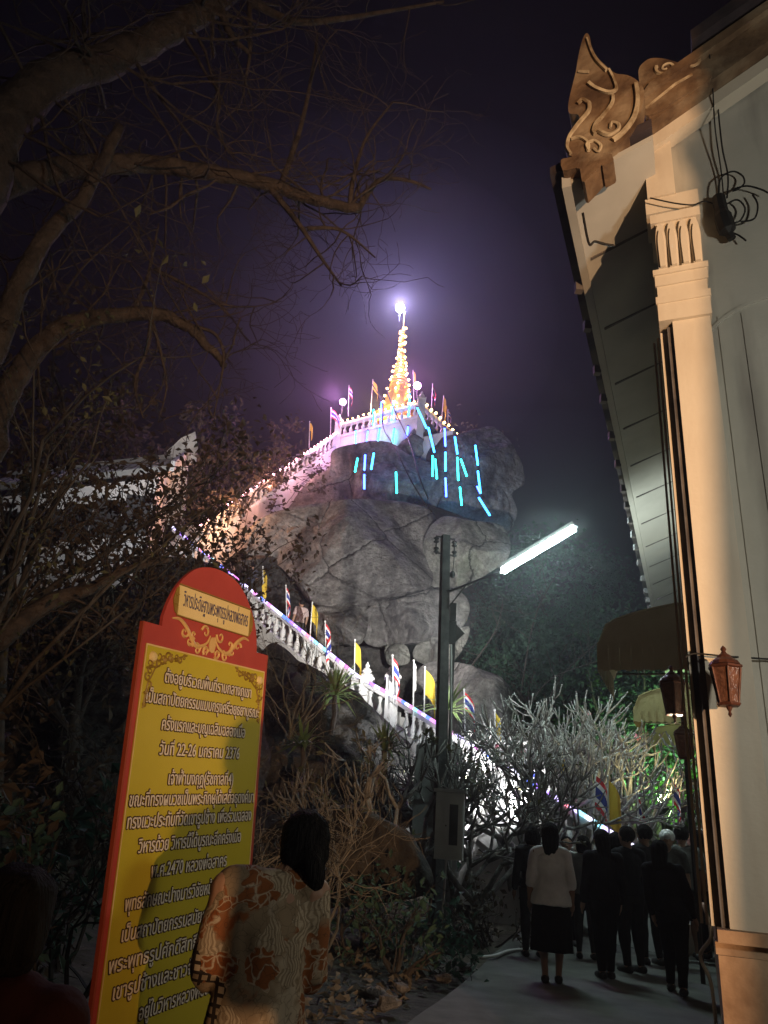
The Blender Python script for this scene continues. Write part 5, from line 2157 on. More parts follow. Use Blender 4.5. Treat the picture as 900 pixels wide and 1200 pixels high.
def remeshed(mb, voxel, name, mat, parent, smooth_it=4, folds=None):
    me = mb.mesh('tmp', None)
    o = bpy.data.objects.new('tmp', me)
    COL.objects.link(o)
    r_ = o.modifiers.new('r', 'REMESH')
    r_.mode = 'VOXEL'
    r_.voxel_size = voxel
    s = o.modifiers.new('s', 'SMOOTH')
    s.factor = .5
    s.iterations = smooth_it
    dg = bpy.context.evaluated_depsgraph_get()
    out = bpy.data.meshes.new_from_object(o.evaluated_get(dg))
    bpy.data.objects.remove(o)
    if folds:
        out.calc_normals_split() if hasattr(out, 'calc_normals_split') else None
        nr = [v.normal.copy() for v in out.vertices]
        for v, n in zip(out.vertices, nr):
            v.co = v.co + n * folds(v.co)
    out.materials.clear()
    out.materials.append(mat)
    out.polygons.foreach_set('use_smooth', [True] * len(out.polygons))
    ob = bpy.data.objects.new(name, out)
    COL.objects.link(ob)
    ob.parent = parent
    return ob


def person(label, foot, yaw, H, top_c, low_c, low='trousers', hair='short', sleeves='short', pose=None, build=1.0, vox=.014, group=None,
           top_mat=None, cap=None, hem=None, bag=None, tops=True, lean=(0, 0), head_tilt=(0, 0), mask=False):
    """Figure standing at `foot`, facing +Y before the yaw. pose: dict of joint positions (metres / H)."""
    t = thing('person', label, 'person', foot, group, yaw, local=True)
    P = dict(pelvis=(0, 0, .53), waist=(0, .0, .62), chest=(0, 0, .72), neck=(0, -.005, .825), head=(0, .012, .925),
             sL=(-.108, -.005, .795), sR=(.108, -.005, .795), eL=(-.14, -.01, .63), eR=(.14, -.01, .63), wL=(-.145, .05, .49), wR=(.145, .05, .49),
             hL=(-.052, 0, .51), hR=(.052, 0, .51), kL=(-.058, .015, .28), kR=(.058, .015, .28), aL=(-.062, -.01, .045), aR=(.062, -.01, .045))
    if pose:
        P.update(pose)
    lx, ly = lean

    def J(k):
        v = Vector(P[k]) * H
        z = max(0, v.z / H - .5)
        return Vector((v.x + lx * z * H, v.y + ly * z * H, v.z))
    b_ = build

    def limbs(mb, g=1.0, add=0.0, arms=True, legs=True, fore=True, shin=True, n=10):
        for s in 'LR':
            if arms:
                a, e, w = J('s' + s), J('e' + s), J('w' + s)
                r0, r1, r2, r3 = [q * H * g * b_ + add for q in (.034, .029, .026, .0165)]
                pts, rs = [a, a.lerp(e, .5), e], [r0, r0 * .92, r1 * .9]
                if fore:
                    pts += [e.lerp(w, .35), w]
                    rs += [r2, r3]
                mb.tube(pts, rs, n)
                mb.ball(a, r0 * 1.08, 10, 8)
            if legs:
                h, k, an = J('h' + s), J('k' + s), J('a' + s)
                r0, r1, r2, r3 = [q * H * g * b_ + add for q in (.056, .036, .034, .021)]
                pts, rs = [h, h.lerp(k, .4), k], [r0, r0 * .86, r1]
                if shin:
                    pts += [k.lerp(an, .3), k.lerp(an, .7), an]
                    rs += [r2 * 1.03, r3 * 1.15, r3]
                mb.tube(pts, rs, n)

    def trunk(mb, g=1.0, add=0.0, lo=None):
        pe, wa, ch, ne = J('pelvis'), J('waist'), J('chest'), J('neck')
        rings = [(pe - UP * .05 * H, .078 * H * g + add, .06 * H * g + add), (pe, .094 * H * g * b_ + add, .068 * H * g * b_ + add),
                 (pe.lerp(wa, .5), .088 * H * g * b_ + add, .062 * H * g * b_ + add), (wa, .078 * H * g * b_ + add, .055 * H * g * b_ + add),
                 (wa.lerp(ch, .55), .088 * H * g * b_ + add, .062 * H * g + add), (ch, .098 * H * g + add, .064 * H * g + add),
                 (ch.lerp(ne, .45), .1 * H * g + add, .056 * H * g + add), (ch.lerp(ne, .75), .076 * H * g + add, .042 * H * g + add), (ch.lerp(ne, .97), .035 * H + add, .032 * H + add)]
        if lo is not None:
            rings[0] = (pe - UP * lo, .1 * H * g * b_ + add, .072 * H * g * b_ + add)
        mb.loft(rings, 18)
        for s_ in 'LR':                                # slope from the neck to the shoulder
            a_ = J('s' + s_)
            mb.tube([ne - UP * .012 * H + Vector((0, -.008 * H, 0)), ne.lerp(a_, .5) + UP * .004 * H, a_ + UP * .004 * H], [.026 * H * g + add, .033 * H * g + add, .034 * H * g + add], 10)

    hd = J('head') + Vector((head_tilt[0], head_tilt[1], 0)) * H
    ne = J('neck')
    rot = Matrix.Rotation(-head_tilt[1] * 4, 3, 'X') @ Matrix.Rotation(head_tilt[0] * 4, 3, 'Y')
    body = MB()
    trunk(body)
    limbs(body)
    hr = H * .066
    body.tube([J('chest').lerp(ne, .8), ne, hd - UP * hr * .6], [.036 * H, .031 * H, .031 * H], 10)
    body.ball(hd + UP * .1 * hr, (hr * .86, hr * 1.02, hr * 1.05), 16, 12, rot)
    body.ball(hd + rot @ Vector((0, hr * .28, -hr * .52)), (hr * .62, hr * .66, hr * .62), 12, 9, rot)
    body.tube([hd + rot @ Vector((0, hr * .95, hr * .1)), hd + rot @ Vector((0, hr * 1.18, -hr * .22)), hd + rot @ Vector((0, hr * .95, -hr * .3))], [hr * .08, hr * .16, hr * .12], 6)
    for s in (-1, 1):
        body.ball(hd + rot @ Vector((s * hr * .87, -hr * .02, -hr * .08)), (hr * .1, hr * .2, hr * .28), 8, 6, rot)
        body.ball(hd + rot @ Vector((s * hr * .33, hr * .9, hr * .12)), (hr * .15, hr * .1, hr * .1), 8, 6, rot)
    body.ball(hd + rot @ Vector((0, hr * .92, -hr * .58)), (hr * .26, hr * .12, hr * .09), 8, 6, rot)
    for s in 'LR':                                     # hands: palm, four unequal fingers, a thumb from the side
        w, e = J('w' + s), J('e' + s)
        d = (w - e).normalized()
        inn = Vector((1 if s == 'L' else -1, 0, 0))
        fw = d.cross(inn).normalized()
        if fw.y < 0:
            fw = -fw
        nrm_ = d.cross(fw).normalized()
        body.tube([w, w + d * .025 * H, w + d * .055 * H], [.015 * H, .02 * H, .017 * H], 8)
        for k, (q, L) in enumerate(((-.015, .044), (-.005, .05), (.005, .047), (.015, .036))):
            a = w + d * .05 * H - fw * q * H
            c_ = (inn * .35 + d).normalized()
            body.tube([a, a + d * L * .5 * H, a + d * L * .5 * H + c_ * L * .5 * H], [.0062 * H, .0058 * H, .0046 * H], 6)
        a = w + d * .018 * H + fw * .016 * H
        body.tube([a, a + (d * .6 + fw * .8).normalized() * .026 * H, a + (d * .9 + fw * .5).normalized() * .045 * H], [.0075 * H, .0068 * H, .0052 * H], 6)
    for s in 'LR':
        an = J('a' + s)
        body.tube([an + Vector((0, -.02 * H, -.01 * H)), an + Vector((0, .03 * H, -.022 * H)), an + Vector((0, .095 * H, -.032 * H))], [.024 * H, .024 * H, .016 * H], 8)
    remeshed(body, vox * .75, 'body', SKIN, t, 3)
    # shoes
    sh = MB()
    for s in 'LR':
        an = J('a' + s)
        sh.tube([an + Vector((0, -.035 * H, -.022 * H)), an + Vector((0, .03 * H, -.024 * H)), an + Vector((0, .1 * H, -.03 * H))], [.026 * H, .029 * H, .021 * H], 9)
    for v_i, v in enumerate(sh.v):
        if v[2] < .0:
            sh.v[v_i] = (v[0], v[1], .0)
    sh.build('shoes', SHOE, t, True)
    # lower clothes
    seed = hash(label) % 1000 if False else sum(ord(c) for c in label) % 997

    def folds(a):
        off = Vector((seed, 0, 0))
        return lambda co: noise.noise(Vector((co.x * 9, co.y * 9, co.z * 4.5)) + off) * a + noise.noise(Vector((co.x * 22, co.y * 22, co.z * 9)) + off) * a * .4
    if low == 'trousers' or low == 'shorts':
        mb = MB()
        limbs(mb, 1.12, .006, arms=False, shin=(low == 'trousers'))
        pe = J('pelvis')
        mb.loft([(pe - UP * .07 * H, .088 * H * b_, .066 * H * b_), (pe, .1 * H * b_, .074 * H * b_), (J('waist'), .085 * H * b_, .062 * H * b_)], 16)
        remeshed(mb, vox, 'trousers' if low == 'trousers' else 'shorts', cloth(low_c), t, 3, folds(.009))
    elif low == 'skirt':
        mb = MB()
        pe, wa = J('pelvis'), J('waist')
        bot = hem if hem else .16
        rings = []
        for k in range(10):
            s = k / 9
            z = wa.z * (1 - s) + bot * H * s
            rx = (.082 + .045 * min(1, s * 2.2) + .018 * s) * H * b_
            rings.append((Vector((wa.x * (1 - s), wa.y * (1 - s), z)), rx, rx * .78, (lambda s_: (lambda th: 1 + .045 * s_ * math.sin(th * 7 + seed) + .03 * s_ * math.sin(th * 11)))(s)))
        mb.loft(list(reversed(rings)), 40)
        mb.build('skirt', cloth(low_c), t, True)
    # upper clothes
    if tops:
        mb = MB()
        trunk(mb, 1.06, .009, lo=.02 * H if low != 'skirt' else .045 * H)
        if low == 'skirt':                             # blouse worn loose over the skirt
            pe_, wa_ = J('pelvis'), J('waist')
            mb.loft([(pe_ - UP * .06 * H, .142 * H, .112 * H), (pe_, .136 * H, .105 * H), (pe_.lerp(wa_, .6), .115 * H, .085 * H), (wa_ + UP * .03 * H, .094 * H, .068 * H)], 18)
        if sleeves == 'long':
            limbs(mb, 1.12, .009, legs=False)
        elif sleeves == 'short':
            for s in 'LR':
                a, e = J('s' + s), J('e' + s)
                mb.tube([a, a.lerp(e, .5), a.lerp(e, .82)], [.041 * H * b_ + .006, .041 * H * b_ + .006, .042 * H * b_ + .008], 12)
                mb.ball(a, .042 * H * b_ + .005, 10, 8)
        elif sleeves == 'three':
            for s in 'LR':
                a, e, w = J('s' + s), J('e' + s), J('w' + s)
                mb.tube([a, a.lerp(e, .5), e, e.lerp(w, .35)], [.039 * H, .038 * H, .0365 * H, .036 * H], 12)
                mb.ball(a, .040 * H, 10, 8)
        remeshed(mb, vox, 'shirt', top_mat or cloth(top_c), t, 4, folds(.011 if top_mat is None else .017))
    # hair
    mb = MB()
    if cap is None:
        mb.ball(hd + rot @ Vector((0, -hr * .12, hr * .22)), (hr * .98, hr * 1.06, hr * 1.02), 16, 11, rot)
        if hair == 'long':
            mb.loft([(hd + Vector((0, -hr * .72, -hr * 3.1)), hr * .35, hr * .16), (hd + Vector((0, -hr * .72, -hr * 2.4)), hr * .72, hr * .3),
                     (hd + Vector((0, -hr * .6, -hr * 1.1)), hr * .9, hr * .45), (hd + Vector((0, -hr * .4, -hr * .1)), hr * .98, hr * .68), (hd + Vector((0, -hr * .25, hr * .5)), hr * .7, hr * .6)], 14)
        elif hair == 'bob':
            mb.loft([(hd + Vector((0, -hr * .42, -hr * 1.15)), hr * .8, hr * .5), (hd + Vector((0, -hr * .42, -hr * .7)), hr * 1.08, hr * .72), (hd + Vector((0, -hr * .3, 0)), hr * 1.08, hr * .85), (hd + Vector((0, -hr * .2, hr * .6)), hr * .8, hr * .7)], 14)
        elif hair == 'tail':
            mb.ball(hd + Vector((.1 * hr, -hr * .95, -hr * .35)), hr * .42, 10, 8)
            mb.tube(smooth_path([hd + Vector((.1 * hr, -hr * .95, -hr * .4)), hd + Vector((.3 * hr, -hr * 1.15, -hr * .8)), hd + Vector((.45 * hr, -hr * 1.05, -hr * 1.35)), hd + Vector((.4 * hr, -hr * .95, -hr * 1.75))], 4),
                    [hr * q_ for q_ in (.3, .36, .4, .42, .42, .41, .4, .37, .33, .28, .22, .15, .06)], 9)
            mb.ball(hd + Vector((0, -hr * .35, -hr * .35)), (hr * .98, hr * .75, hr * .75), 14, 9)
        elif hair == 'bun':
            mb.ball(hd + rot @ Vector((0, -hr * 1.1, hr * .1)), hr * .45, 10, 8)
        hm = HAIR
    else:
        mb.ball(hd + UP * hr * .3, (hr * 1.0, hr * 1.1, hr * .92), 14, 9)
        mb.tube([hd + Vector((0, hr * .8, hr * .45)), hd + Vector((0, hr * 1.7, hr * .3))], [hr * .5, hr * .42], 8)
        hm = cloth(cap)
    # leave the face free: cut the cap back above the eyes
    vs = []
    for x, y, z in mb.v:
        p = rot.transposed() @ (Vector((x, y, z)) - hd)
        if cap is None and p.y > hr * .25 and p.z < hr * .42:
            p.y = hr * .25 - (p.y - hr * .25) * .2
            q = hd + rot @ p
            vs.append((q.x, q.y, q.z))
        else:
            vs.append((x, y, z))
    mb.v = vs
    if cap is None:
        remeshed(mb, vox, 'hair', hm, t, 2, lambda co: noise.noise(Vector((co.x * 40, co.y * 40, co.z * 6))) * .006)
        if vox <= .013:                                # near figure: loose single hairs
            st = MB()
            rs_ = random.Random(seed)
            for _ in range(140):
                d_ = rand_dir(rs_)
                if d_.y > .35:
                    d_.y = -d_.y
                p_ = hd + Vector((d_.x * hr * 1.0, -hr * .1 + d_.y * hr * 1.05, hr * .15 + d_.z * hr * 1.0))
                l_ = rs_.uniform(.02, .07)
                e_ = Vector((d_.x, d_.y, d_.z * .3 - .7)).normalized()
                st.tube([p_, p_ + (d_ * .5 + e_).normalized() * l_ * .5, p_ + d_ * .012 + e_ * l_], [.0009, .0008, .0004], 3)
            st.build('hair_strand', hm, t)['kind'] = 'stuff'
    else:
        mb.build('cap', hm, t, True)
        h2 = MB()
        h2.ball(hd + Vector((0, -hr * .2, -hr * .05)), (hr * .92, hr * .92, hr * .7), 12, 8)
        h2.build('hair', HAIR, t, True)
    if mask:
        mb = MB()
        mb.ball(hd + rot @ Vector((0, hr * .5, -hr * .45)), (hr * .7, hr * .62, hr * .42), 10, 8)
        mb.build('face_mask', cloth((.7, .7, .7)), t, True)
    if bag:
        bg_ = thing('shoulder_bag', bag, 'bag', foot, None, yaw, local=True)
        mb = MB()
        c = Vector((.2 * H * .95, .02, .42 * H))
        mb.loft([(c - UP * .1 * H, .025 * H, .07 * H), (c - UP * .03 * H, .04 * H, .085 * H), (c + UP * .06 * H, .02 * H, .075 * H)], 12)
        mb.build('pouch', cloth((.05, .045, .045)), bg_, True)
        mb = MB()
        mb.tube(smooth_path([c + Vector((0, .06 * H, .05 * H)), J('sR') + Vector((0, .03 * H, .045 * H)), J('sR') + Vector((0, -.05 * H, .03 * H)), c + Vector((0, -.06 * H, .05 * H))], 5), .009, 6)
        mb.build('strap', cloth((.05, .045, .045)), bg_)
    return t


def stand(px_foot, dist, py_head):
    p = at(px_foot, 1000, dist)
    d = ray(px_foot - 4, py_head)
    h = EYE + d.z * dist
    return Vector((p.x, p.y, 0)), h


BATIK = None


def batik():
    m = bpy.data.materials.new('batik_print')
    m.use_nodes = True
    nt = m.node_tree
    b = nt.nodes['Principled BSDF']
    b.inputs['Roughness'].default_value = .85
    b.inputs['Specular IOR Level'].default_value = .2
    L = nt.links.new
    N = nt.nodes.new
    tc = N('ShaderNodeTexCoord')
    mp = N('ShaderNodeMapping')
    nz = N('ShaderNodeTexNoise')
    nz.inputs['Scale'].default_value = 11
    L(tc.outputs['Object'], nz.inputs[0])
    wv = N('ShaderNodeMixRGB')
    wv.blend_type = 'ADD'
    wv.inputs[0].default_value = .12
    L(tc.outputs['Object'], wv.inputs[1])
    L(nz.outputs['Color'], wv.inputs[2])
    L(wv.outputs[0], mp.inputs[0])
    # distorted coordinates for crackle lines
    def vor(scale, feat='DISTANCE_TO_EDGE'):
        v = N('ShaderNodeTexVoronoi')
        v.feature = feat
        v.inputs['Scale'].default_value = scale
        L(mp.outputs[0], v.inputs[0])
        return v
    def ramp(sock, stops, interp='LINEAR'):
        r_ = N('ShaderNodeValToRGB')
        r_.color_ramp.interpolation = interp
        el = r_.color_ramp.elements
        el[0].position, el[0].color = stops[0][0], (*stops[0][1], 1)
        el[1].position, el[1].color = stops[1][0], (*stops[1][1], 1)
        for p, c in stops[2:]:
            e = el.new(p)
            e.color = (*c, 1)
        L(sock, r_.inputs[0])
        return r_.outputs[0]
    def mix(f, a, c):
        x = N('ShaderNodeMix')
        x.data_type = 'RGBA'
        L(f, x.inputs[0])
        L(a, x.inputs[6])
        L(c, x.inputs[7])
        return x.outputs[2]
    cream, tan, rust, dark = (.44, .36, .26), (.26, .19, .12), (.24, .085, .03), (.03, .022, .018)
    ns = N('ShaderNodeTexNoise')
    ns.inputs['Scale'].default_value = 5
    ns.inputs['Detail'].default_value = 3
    L(mp.outputs[0], ns.inputs[0])
    base = ramp(ns.outputs[0], [(.40, cream), (.47, tan), (.56, tan), (.6, rust)])
    crack = ramp(vor(34).outputs[0], [(0.0, (.55, .55, .55)), (.04, (0, 0, 0))])
    lines1 = N('ShaderNodeTexWave')
    lines1.bands_direction = 'X'
    lines1.inputs['Scale'].default_value = 22
    lines1.inputs['Distortion'].default_value = 1.5
    L(mp.outputs[0], lines1.inputs[0])
    stripes = ramp(lines1.outputs[1], [(.2, (.24, .18, .115)), (.8, (.42, .34, .24))])
    # patchwork: which pattern lives where
    pc = vor(10.5, 'F1')
    sep = N('ShaderNodeSeparateColor')
    L(pc.outputs['Color'], sep.inputs[0])
    isstripe = ramp(sep.outputs[0], [(0, (0, 0, 0)), (.6, (1, 1, 1))], 'CONSTANT')
    isrust = ramp(sep.outputs[1], [(0, (0, 0, 0)), (.7, (1, 1, 1))], 'CONSTANT')
    isgrid = ramp(sep.outputs[2], [(0, (0, 0, 0)), (.93, (1, 1, 1))], 'CONSTANT')
    one = N('ShaderNodeRGB')
    one.outputs[0].default_value = (*dark, 1)
    rs = N('ShaderNodeRGB')
    rs.outputs[0].default_value = (*cream, 1)
    c = mix(isstripe, base, stripes)
    rust_pat = mix(ramp(vor(21).outputs[0], [(0, (1, 1, 1)), (.09, (0, 0, 0))]), ramp(ns.outputs[0], [(0.3, rust), (.6, (.22, .07, .02))]), rs.outputs[0])
    c = mix(isrust, c, rust_pat)
    c = mix(crack, c, one.outputs[0])
    # dark square lattice
    br = N('ShaderNodeTexBrick')
    br.offset = 0
    br.inputs['Scale'].default_value = 1
    br.inputs['Brick Width'].default_value = .03
    br.inputs['Row Height'].default_value = .03
    br.inputs['Mortar Size'].default_value = .006
    br.inputs['Color1'].default_value = (*cream, 1)
    br.inputs['Color2'].default_value = (*tan, 1)
    br.inputs['Mortar'].default_value = (*dark, 1)
    m2 = N('ShaderNodeMapping')
    m2.inputs['Rotation'].default_value = (R(90), 0, 0)
    L(tc.outputs['Object'], m2.inputs[0])
    L(m2.outputs[0], br.inputs[0])
    c = mix(isgrid, c, br.outputs[0])
    L(c, b.inputs['Base Color'])
    return m


# the woman reading the sign, near the camera, seen from behind
lp = at(312, 1090, 3.1)
lady_H = 1.50
person('woman in an orange and cream batik print blouse reading the red sign', Vector((lp.x, lp.y, 0)), R(12), lady_H, (.4, .3, .2), (.03, .028, .03), 'trousers', 'tail', 'three',
       dict(eL=(-.132, .0, .63), wL=(-.09, .13, .56), eR=(.132, .02, .62), wR=(.1, .14, .57), head=(.055, .03, .905), neck=(.022, .01, .82)), 1.08, .012, top_mat=batik(), head_tilt=(.02, .01))

# small figure close at the left edge
cp = at(8, 1090, 1.9)
person('child with dark hair and maroon top close at the left edge of the picture', Vector((cp.x, cp.y, 0)), R(-5), 1.30, (.03, .009, .007), (.02, .015, .015), 'trousers', 'bob', 'long', None, 1.15, .014)

f, h = stand(645, 10.0, 964)
person('woman in a white three quarter sleeve blouse and long black skirt standing on the path', f, R(-12), h, (.72, .72, .72), (.012, .012, .013), 'skirt', 'long', 'three', dict(aL=(-.045, -.01, .045), aR=(.045, .03, .045)), 1.0, .014, hem=.19)
f, h = stand(664, 13.8, 980)
person('man in a light grey T-shirt facing the camera behind the woman in white', f, R(172), h, (.3, .3, .3), (.03, .03, .032), 'trousers', 'short', 'short')
f, h = stand(684, 12.4, 979)
person('slim person in a grey top with a shoulder bag, seen from behind', f, R(-8), h, (.16, .155, .15), (.05, .045, .045), 'trousers', 'bob', 'short', None, .95, bag='dark shoulder bag hanging at the hip of the slim person in grey')
f, h = stand(706, 10.8, 972)
person('woman all in black with long hair, feet together, in the middle of the path', f, R(6), h, (.012, .011, .012), (.010, .010, .011), 'trousers', 'long', 'long', dict(aL=(-.035, 0, .045), aR=(.035, .02, .045), kL=(-.035, .01, .28), kR=(.035, .01, .28)), 1.18)
f, h = stand(736, 11.6, 968)
person('taller figure in a black coat standing between the woman in black and the striding one', f, R(20), h, (.014, .014, .016), (.02, .02, .021), 'trousers', 'short', 'long', None, 1.05)
f, h = stand(783, 10.3, 985)
person('woman in black striding to the right with one leg forward', f, R(-30), h, (.013, .012, .014), (.012, .012, .013), 'trousers', 'long', 'long', dict(kL=(-.05, .07, .285), aL=(-.06, .1, .05), kR=(.05, -.02, .28), aR=(.06, -.13, .06)), 1.1, mask=False, lean=(-.15, .0))
f, h = stand(757, 12.6, 966)
person('dark haired man behind the striding woman, facing the stairs', f, R(10), h, (.02, .02, .022), (.03, .03, .03), 'trousers', 'short', 'short')
f, h = stand(783, 13.4, 972)
person('man in a pale cap and dark shirt among the crowd at right', f, R(160), h, (.06, .058, .055), (.04, .04, .04), 'trousers', 'short', 'short', cap=(.6, .6, .58))
f, h = stand(800, 13.8, 968)
person('broad man in a grey T-shirt turned away near the hall corner', f, R(-20), h, (.12, .12, .115), (.03, .03, .03), 'shorts', 'short', 'short', None, 1.15)
f, h = stand(817, 14.2, 972)
person('woman in a pale blouse half hidden by the hall corner', f, R(60), h, (.55, .54, .52), (.05, .05, .05), 'trousers', 'bob', 'short')
f, h = stand(624, 12.0, 968)
person('dark clothed person half hidden behind the woman in white', f, R(0), h, (.025, .024, .026), (.03, .03, .03), 'trousers', 'bob', 'long')
f, h = stand(722, 13.6, 975)
person('short dark haired person in a dark top deep in the crowd', f, R(-10), h, (.04, .038, .04), (.03, .03, .03), 'trousers', 'bob', 'short')
f, h = stand(640, 15.2, 977)
person('person in a white shirt just in front of the lit stair foot', f, R(30), h, (.35, .35, .34), (.03, .03, .03), 'trousers', 'short', 'short')
# people up on the terrace and the stairs
for lab, px, py, yw, c_ in (('left one of two dark figures at the terrace balustrade', 429, 462, 170, (.04, .035, .04)), ('right one of two dark figures at the terrace balustrade, turned aside', 439, 460, 110, (.1, .07, .06))):
    p = at(px, py, 35.4)
    person(lab, Vector((p.x, p.y, TZ - .85)), R(yw), 1.65, c_, (.03, .03, .03), 'trousers', 'short', 'long', None, 1, .024)
for lab, px, dd, yw, c_ in (('climber in a pale top on the middle stair above the highest flags', 352, 22.9, 30, (.4, .3, .28)), ('climber in dark clothes ahead on the middle stair', 296, 24.6, 40, (.06, .06, .08))):
    s = 0
    best = min((k / 200 for k in range(201)), key=lambda q: abs((RL2.lerp(RT, q) - CAM).to_2d().length - dd))
    p = RL2.lerp(RT, best) - OUT1 * .9 - UP * .95
    person(lab, p, R(yw), 1.6, c_, (.03, .03, .03), 'trousers', 'short', 'short', None, 1, .022)
# unseen bystander, placed so the body casts the shadow on the sign
person('bystander in dark clothes standing just behind and right of the viewpoint', Vector((1.36, -.40, 0)), R(25), 1.66, (.05, .05, .055), (.04, .04, .045), 'trousers', 'short', 'long', dict(wL=(-.06, .12, .68), eL=(-.12, .02, .62), wR=(.06, .12, .68), eR=(.12, .02, .62)), .85, .02)


# ================================================================== SMALL THINGS ON THE GROUND
t = thing('folding_table', 'small dark low table with a white card beside the hall plinth', 'table', side_point(812, 1085, .7))
tb = side_point(812, 1075, .75)
tb.z = 0
mb = MB()
mb.obox(tb - BE * .35 + UP * .62, BE * .7, BD * .5, UP * .03)
mb.build('top', M['darkmetal'], t)
for a in (-.32, .3):
    for d_ in (.03, .44):
        mb = MB()
        mb.tube([tb + BE * a + BD * d_ + UP * .62, tb + BE * a * 1.1 + BD * d_], .014, 6)
        mb.build('leg', M['darkmetal'], t)
mb = MB()
mb.obox(tb - BE * .12 - BD * .005 + UP * .42, BE * .18, -BD * .006, UP * .1)
tag(mb.build('paper_card', mk('white_card', (.7, .7, .68), (.76, .76, .74), 4)), 'small white card hanging on the low table', 'card')

rnd = random.Random(31)
mb = MB()
for _ in range(900):
    k = rnd.random()
    y = rnd.uniform(4.5, 15)
    ex = .2 + max(0, (y - 6)) * .22
    x = ex - abs(rnd.gauss(0, .9)) - rnd.uniform(0, .4)
    z = height(x, y) + .02
    c = Vector((x, y, z))
    s = rnd.uniform(.03, .085)
    a = Vector((rnd.uniform(-1, 1), rnd.uniform(-1, 1), rnd.uniform(-.3, .5))).normalized()
    b = a.cross(rand_dir(rnd)).normalized()
    mb.add([c - a * s, c + b * s * .5 + UP * s * .3, c + a * s, c - b * s * .5 + UP * s * .1], [(0, 1, 2, 3)])
tag(mb.build('fallen_leaves', M['litter']), kind='stuff', label='dry fallen leaves scattered beside the path', cat='leaves')
for k, (px, py, s) in enumerate(((442, 1165, .09), (455, 1178, .12), (470, 1160, .08), (520, 1150, .08), (548, 1138, .11), (535, 1143, .07), (430, 1150, .06), (583, 1075, .1))):
    c = atz(px, py, .0)
    mb = MB()
    mb.ball(c + UP * s * .2, (s, s * .8, s * .55), 10, 7, Matrix.Rotation(k, 3, 'Z'))
    mb.v = [tuple(Vector(v) + (Vector(v) - c) * noise.noise(Vector(v) * 14) * .6) for v in mb.v]
    tag(mb.build('stone', M['rock']), 'small stone lying in the dirt along the path edge', 'stone', 'stones along the path edge')

# ================================================================== LAMPS OUT OF SIGHT AND THE AIR
# warm floodlight low behind the viewpoint
def flood(label, p, aim, watts, col, cone, blend=.6, rad=.12, name='floodlight'):
    p, aim = Vector(p), Vector(aim)
    t = thing(name, label, 'lamp', p)
    d = (aim - p).normalized()
    a = d.orthogonal().normalized()
    b = d.cross(a)
    mb = MB()
    mb.obox(p - a * .16 - b * .12 - d * .14, a * .32, b * .24, d * .1)
    mb.build('housing', M['darkmetal'], t)
    mb = MB()
    mb.tube([p - d * .1, Vector((p.x, p.y, min(p.z - .1, height(p.x, p.y))))], .03, 6)
    mb.build('stand', M['darkmetal'], t)
    lamp('lamp_light', 'SPOT', p + d * .02, watts, col, rad, p + d, cone, blend)
    return t


WARM = (1.0, .58, .29)
W0 = Vector((3.6, -6.0, 1.3))
flood('warm floodlight on a low stand behind the viewpoint', W0, Vector((3.1, 4.6, 4.0)), 6200, WARM, 66, 1.0, .045)
flood('white floodlight among the shrubs at the foot of the stair', at(535, 925, 16.3), at(440, 690, 26), 950, (.95, .96, 1.0), 170, .4, .1)
flood('second white floodlight behind the frangipanis near the stair foot', at(612, 948, 16.0), at(560, 860, 18.6), 480, (.95, .97, 1.0), 160, .5, .1)
flood('green floodlight under the trees beside the hall', at(775, 945, 22.5), at(765, 850, 26), 1600, (.55, 1.0, .42), 120, .6)
flood('dim white floodlight behind the viewpoint at right', Vector((3.9, -1.1, 2.8)), Vector((2.8, 4.6, 4.4)), 520, (.98, .95, .82), 110, .6, .2)
flood('white lamp under the eaves of the white hill hall', FHP + FHN * 6 - UP * 3.0, FHP + FHN * 1.5 - UP * 1.5, 380, (.95, .95, 1.0), 150, .6)
flood('small unseen white lamp added on the hall side wall between the awnings', B0 - BE * .16 + BD * 6.4 + UP * 4.3, B0 - BE * .9 + BD * 9.5 + UP * 8, 170, (.9, 1.0, .9), 170, .5, .06)  # added to brighten the eave boards and the awnings
flood('small warm lamp under the yellow awning', B0 - BE * .25 + BD * 10.6 + UP * 2.3, B0 - BE * .8 + BD * 10.4 + UP * 4, 100, (1.0, .85, .4), 160, .5, .06)
flood('added white floodlight hidden behind the utility pole, aimed at the rock', at(531, 742, PD + .35), at(450, 655, 27), 5000, (1.0, .97, .93), 72, .8, .08)  # added behind the pole to brighten the rock face
lamp('lamp_light', 'POINT', B0 - BE * .13 + BD * 1.1 + UP * 2.3, 9, (1.0, .8, .55), .05)  # bare warm light added behind the corner to lift the awning and lantern
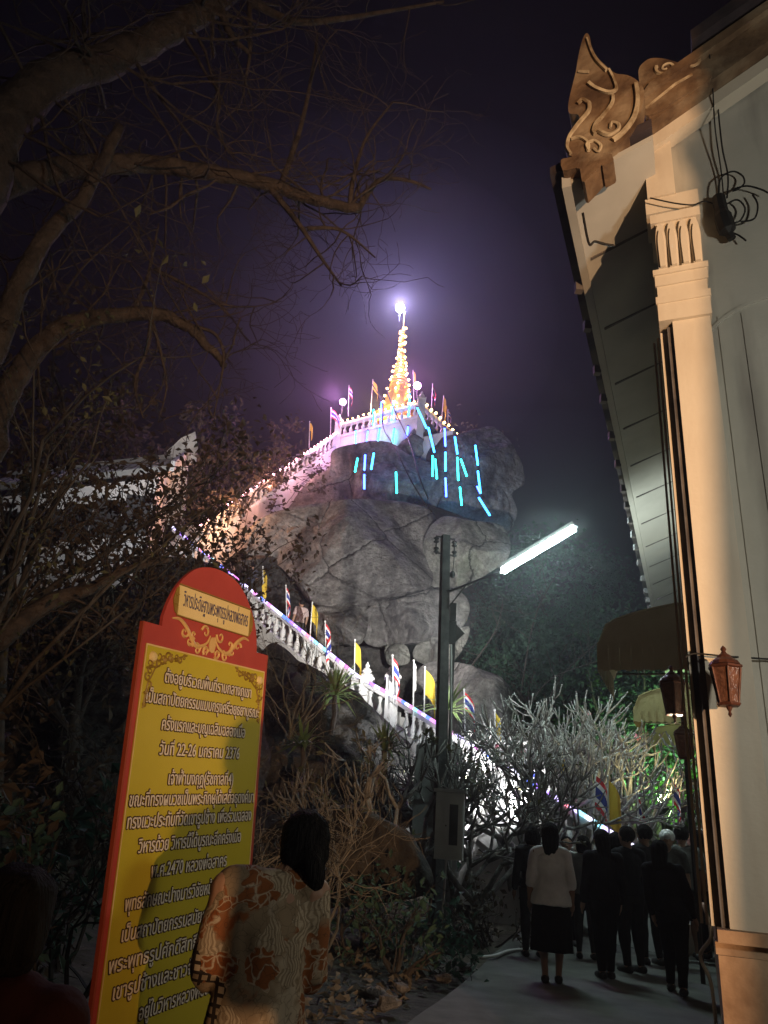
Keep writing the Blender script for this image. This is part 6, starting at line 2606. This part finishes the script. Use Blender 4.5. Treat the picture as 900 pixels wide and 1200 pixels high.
# unseen pier added behind the viewpoint, shaped to throw the shadow edge on the hall
E1, E2 = fc(840, 150), fc(888, 1060)
q1, q2 = W0.lerp(E1, .4), W0.lerp(E2, .4)
gp = thing('shadow_pier', 'unseen shadow pier with a stepped cap, added behind the viewpoint', 'shadow pier', (q1.x + .9, q1.y, 0))
mb = MB()
mb.prism([(q2.x - .02, q2.y, 0), (q2.x, q2.y, q2.z), (q1.x, q2.y, q1.z), (q1.x + 1.8, q2.y, q1.z), (q1.x + 1.8, q2.y, 0)], (0, -.5, 0))
mb.build('shaft', M['white'], gp)
mb = MB()
for k in range(5):
    mb.box((q1.x + .9, q2.y - .25, q1.z + .08 + .22 * k), (1.9 - .2 * k - .12 * (k % 2), .6, .2))
for k in range(4):
    mb.box((q1.x + .02, q2.y - .25, q1.z - .25 + .16 * k), (.16 - .03 * k, .3, .07))
mb.build('cap', M['white'], gp)

hz = bpy.data.materials.new('haze_air')
hz.use_nodes = True
nt = hz.node_tree
nt.nodes.clear()
pv = nt.nodes.new('ShaderNodeVolumePrincipled')
pv.inputs['Color'].default_value = (.9, .88, .95, 1)
pv.inputs['Density'].default_value = 0.0019
pv.inputs['Anisotropy'].default_value = 0.55
ou = nt.nodes.new('ShaderNodeOutputMaterial')
nt.links.new(pv.outputs[0], ou.inputs['Volume'])
mb = MB()
mb.box((0, 20, 14), (110, 100, 36))
hb = mb.build('haze', hz)
tag(hb, kind='stuff', label='thin smoky night air around the rock', cat='haze')


def smoke(label, c, r_, density, color):
    """A drifting puff of smoke: a closed soft body of even density."""
    m = bpy.data.materials.new('smoke_air')
    m.use_nodes = True
    nt_ = m.node_tree
    nt_.nodes.clear()
    v_ = nt_.nodes.new('ShaderNodeVolumePrincipled')
    v_.inputs['Color'].default_value = (*color, 1)
    v_.inputs['Density'].default_value = density
    v_.inputs['Anisotropy'].default_value = .4
    o_ = nt_.nodes.new('ShaderNodeOutputMaterial')
    nt_.links.new(v_.outputs[0], o_.inputs['Volume'])
    b_ = MB()
    b_.ball(c, r_, 24, 16)
    tag(b_.build('smoke', m), label, 'smoke', kind='stuff')


smoke('violet lit smoke hanging close round the stupa', at(464, 385, 36.5), (9.5, 9.0, 9.0), .0026, (.88, .86, 1.0))
smoke('wider thin violet smoke over the rock top', at(464, 400, 36.5), (15, 12, 13), .0020, (.88, .86, 1.0))
smoke('blue grey smoke drifting round the tube lamp', at(640, 655, 15.2), (4.2, 3.6, 3.0), .0055, (.85, .95, 1.0))
